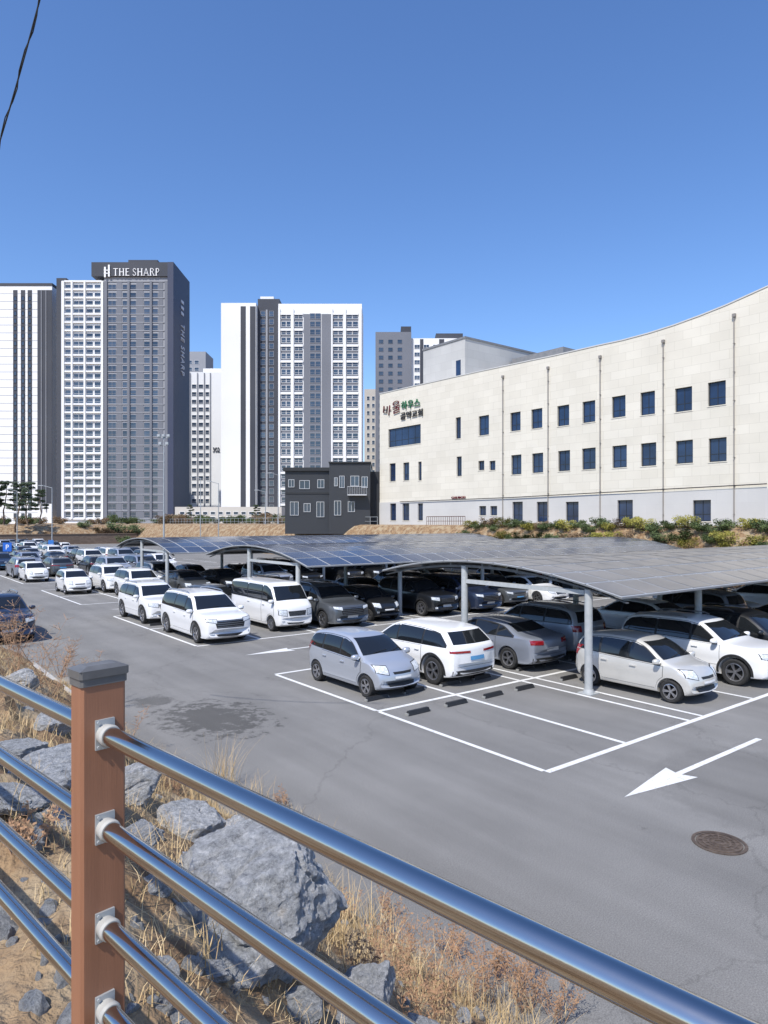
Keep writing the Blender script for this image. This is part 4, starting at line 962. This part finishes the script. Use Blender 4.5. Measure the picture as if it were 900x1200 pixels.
# ---------- shrubs, trees
M_lf=[mat('leaf_yellow_green',(.19,.185,.035),(.34,.30,.05),1.5,rough=.8),mat('leaf_green',(.05,.08,.025),(.09,.12,.035),1.5,rough=.8),mat('leaf_brown',(.15,.10,.055),(.22,.145,.08),1.5,rough=.8),mat('pine_needles',(.035,.06,.03),(.07,.095,.05),1.0,rough=.8)]
M_bark=mat('bark',(.12,.08,.055),(.2,.14,.1),6,rough=.95,bump=.5)
def leaves(mb,c,rad,n,size,m,rr,flat=.7):
    for _ in range(n):
        v=Vector((rr.gauss(0,1),rr.gauss(0,1),rr.gauss(0,1))).normalized()*(rr.random()**.4)
        p=c+Vector((v.x*rad,v.y*rad,v.z*rad*flat));u=Vector((rr.gauss(0,1),rr.gauss(0,1),rr.gauss(0,1))).normalized();w=u.orthogonal().normalized();q=size*rr.uniform(.5,1.3)
        mb.add([p-u*q,p+w*q*.5,p+u*q,p-w*q*.5],[(0,1,2,3)],m)
def shrub(seed,ml):
    rr=random.Random(seed);tr=MB();cr=MB()
    for k in range(12):
        az=rr.uniform(0,6.28);e_=Vector((math.cos(az)*.55,math.sin(az)*.55,rr.uniform(.45,1.0)));tr.cyl((0,0,0),e_,.025,.008,n=5);
        leaves(cr,e_,rr.uniform(.28,.42),75,.07,0,rr,.8);leaves(cr,e_*.5,.35,30,.07,0,rr,.8)
    return tr.mesh('branch',[M_bark]),cr.mesh('foliage',[ml])
KM=[0,0,1,2,0,1,0,2];shr=[shrub(k,M_lf[KM[k]]) for k in range(8)]
LB={0:'yellow-green shrub in the hedge below the church wall',1:'dark green shrub in the hedge below the church wall',2:'brown twiggy shrub in the hedge below the church wall'}
def put_shrub(w,k,sc_,lab):
    o=ob('shrub',None,None,w,(0,0,R.random()*6),lab,'shrub','shrubs along the bank');o.scale=(sc_*1.15,sc_*1.15,sc_*R.uniform(.7,.9))
    a_,b_=shr[k];ob('branch',a_,o);ob('foliage',b_,o)
sF=s_at(530,39);sN=s_at(940,39)
s=sN
while s<sF:
    for t in (37.5,38.6,39.7,40.8):
        q=R.choice([0,1,4,6,2,5,3,7,2,5]);tt_=t+R.uniform(-.3,.3);sx_=s+R.uniform(-.35,.35)
        put_shrub(L(sx_,tt_,hgt(sx_,tt_)-.1),q,R.uniform(.8,1.1),LB[KM[q]])
    s+=1.1
for k in range(70):
    px=R.uniform(-10,330);Yw=R.uniform(140,190);x=X_(px,Yw);s,t=ST(x,Yw)
    q=R.choice([2,5,5,3,7,2]);put_shrub(Vector((x,Yw,hgt(s,t)-.1)),q,R.uniform(1.5,2.6),{1:'dark green shrub beside the far road',2:'brown leafless shrub beside the far road',0:''}[KM[q]])
def pine(seed,h):
    rr=random.Random(seed);tr=MB();cr=MB();p=Vector((0,0,0));r_=h*.022;pts=[]
    for k in range(8):
        nx=p+Vector((rr.gauss(0,.02)*h,rr.gauss(0,.02)*h,h/8.5));tr.cyl(p,nx,r_*(1-k/10),r_*(1-(k+1)/10),n=8);p=nx;pts.append(p.copy())
    for k in range(3,8):
        for q in range(4):
            az=rr.uniform(0,6.28);ln_=h*rr.uniform(.12,.24)*(1.25-k*.09);e_=pts[k]+Vector((math.cos(az)*ln_,math.sin(az)*ln_,h*rr.uniform(-.02,.06)));tr.cyl(pts[k],e_,r_*.3,r_*.1,n=5)
            leaves(cr,e_,h*.075,120,h*.018,0,rr,.45);leaves(cr,pts[k].lerp(e_,.6),h*.05,50,h*.016,0,rr,.5)
    leaves(cr,p,h*.07,120,h*.018,0,rr,.6)
    return tr.mesh('trunk',[M_bark],60),cr.mesh('crown',[M_lf[3]])
pines=[pine(3,8),pine(5,8)]
for i,(px,h,Yw) in enumerate(((4,9,140),(18,10,138),(33,9,142),(45,7.5,145),(-8,8,139),(226,4.5,160),(300,4.5,158))):
    x=X_(px,Yw);s,t=ST(x,Yw);o=ob('pine_tree',None,None,(x,Yw,hgt(s,t)-.2),(0,0,i),'dark green pine tree with bare lower trunk','tree','pine trees near the towers');o.scale=(h/8,)*3
    a_,b_=pines[i%2];ob('trunk',a_,o);ob('crown',b_,o)
M_brick=stone('brown_block_wall',(.16,.11,.08),(.21,.15,.11),(.12,.1,.08),.6,.3,.02)
m=MB()
m.box(-12,60,141.2,141.8,-.1,2.0);m.box(-12,60,141.1,141.9,2.003,2.15)
lot('retaining_wall',m,[M_brick],label='long low brown block wall at the lot end',category='wall')
m=MB();m.box(37.0,37.3,-10,150,-.1,1.1);m.box(36.95,37.35,-10,150,1.103,1.2)
lot('retaining_wall',m,[M_brick],label='low brown block wall along the planted bank',category='wall')
m=MB();m.box(-200,400,152,162,3.9,4.02)
lot('road',m,[M_as],kind='structure')
gf=ob('metal_fence',None,None,P,LOTROT,label='thin grey metal fence along the terrace edge',category='fence')
m=MB()
for k in range(60): m.box(42.0,42.05,60+k*1.5,60.05+k*1.5,4.1,5.2)
ob('fence_post',m.mesh('fence_post',[M_steel]),gf,kind='stuff')
m=MB();m.box(42,42.04,60,149,5.15,5.2);ob('fence_rail',m.mesh('fence_rail',[M_steel]),gf)
m=MB();m.box(42,42.04,60,149,4.6,4.64);ob('fence_rail',m.mesh('fence_rail',[M_steel]),gf)
# ---------- street lamps
def lamp(px,ytop,Yw,two=False,zb=None):
    x=X_(px,Yw);s,t=ST(x,Yw);z0=hgt(s,t) if zb is None else zb;zt=H-(ytop-612)/800*Yw
    e=ob('street_lamp',None,None,(x,Yw,z0),None,'tall thin grey street lamp'+(' with small floodlights on top' if two else ' with a single arm'),'street lamp','street lamps around the lot')
    m=MB();m.cyl((0,0,0),(0,0,zt-z0),.09,.045,n=10);m.cyl((0,0,0),(0,0,.5),.16,.14,n=10);ob('pole',m.mesh('pole',[M_steel],40),e)
    m=MB();hh=zt-z0
    if two:
        m.box(-.5,.5,-.03,.03,hh-.1,hh)
        for q in (-.42,0,.42): m.box(q-.12,q+.12,-.2,.02,hh+.003,hh+.22)
        m.box(-.35,.35,-.03,.03,hh-.75,hh-.7)
        for q in (-.3,.3): m.box(q-.12,q+.12,-.2,.02,hh-.69,hh-.47)
    else:
        m.cyl((0,0,hh-.1),(-1.1,-.3,hh+.2),.04,n=8);m.box(-1.7,-1.0,-.45,-.15,hh+.17,hh+.27)
    ob('lamp_head',m.mesh('lamp_head',[M_steel]),e)
lamp(192,512,60,True);lamp(61,571,95);lamp(256,566,105);lamp(311,576,110);lamp(235,560,120);lamp(326,556,112);lamp(20,575,110)
def sign(px,py,Yw,col,w,h,lab,txt=None):
    p=PX(px,py,Yw);s,t=ST(p.x,p.y);z0=hgt(s,t)
    e=ob('parking_sign',None,None,(p.x,p.y,z0),None,lab,'sign')
    m=MB();m.cyl((0,0,0),(0,0,p.z-z0+h/2),.04,n=8);ob('pole',m.mesh('pole',[M_steel],40),e)
    m=MB();m.box(-w/2,w/2,-.09,-.05,p.z-z0-h/2,p.z-z0+h/2);bd=ob('sign_board',m.mesh('sign_board',[col]),e)
    if txt:
        me=text_mesh(txt,h*.8,[M_letter],.005);me.transform(Matrix.Translation((0,-.1,p.z-z0-h*.28))@Matrix.Rotation(math.pi/2,4,'X'));ob('sign_lettering',me,e)
sign(9,641,70,mat('sign_blue',(.02,.12,.5),None,rough=.4),.9,.9,'square blue parking sign on a thin pole','P')
sign(60,636,90,mat('sign_blue2',(.03,.15,.45),None,rough=.4),.7,.7,'small blue sign on a thin pole')
# ---------- overhead cable
m=MB();p0=PX(62,-60,9.0);p1=PX(-60,330,12.0)
for off,rr_ in ((0,.011),(.03,.008)):
    prev=None
    for k in range(25):
        f=k/24;p=p0.lerp(p1,f)+Vector((off*math.cos(f*40),0,off*math.sin(f*40)-.35*4*f*(1-f)))
        if prev: m.cyl(prev,p,rr_,n=6,cap=False)
        prev=p
ob('overhead_cable',m.mesh('overhead_cable',[M_blk]),label='black overhead cable twisted with a thin wire',category='cable')
# ---------- camera, light
cam=bpy.data.cameras.new('camera');co=bpy.data.objects.new('camera',cam);COL.objects.link(co)
co.location=(0,0,H);co.rotation_euler=(math.pi/2,0,0);cam.sensor_fit='VERTICAL';cam.sensor_height=36;cam.lens=24;cam.shift_y=.01;cam.clip_start=.05;cam.clip_end=9000
sc.camera=co
az=Vector((-.48,-.88,0)).normalized();el=math.radians(53)
sd=Vector((az.x*math.cos(el),az.y*math.cos(el),math.sin(el)))
sl=bpy.data.lights.new('sun','SUN');sl.energy=5;sl.angle=math.radians(.5);sl.color=(1,.955,.885)
so=bpy.data.objects.new('sun',sl);COL.objects.link(so);so.rotation_euler=(-sd).to_track_quat('-Z','Y').to_euler()
w=bpy.data.worlds.new('World');sc.world=w;w.use_nodes=True
n=w.node_tree.nodes;l=w.node_tree.links;bg=n['Background'];sk=n.new('ShaderNodeTexSky');sk.sky_type='NISHITA';sk.sun_disc=False;sk.sun_elevation=el;sk.sun_rotation=math.atan2(sd.x,sd.y)
sk.air_density=1.0;sk.dust_density=.7;sk.ozone_density=4.5
hs=n.new('ShaderNodeHueSaturation');hs.inputs['Hue'].default_value=.507;hs.inputs['Saturation'].default_value=1.14;hs.inputs['Value'].default_value=1.35
l.new(sk.outputs[0],hs.inputs['Color']);l.new(hs.outputs[0],bg.inputs[0]);bg.inputs[1].default_value=.15
sc.view_settings.view_transform='Standard';sc.view_settings.look='None';sc.view_settings.exposure=0
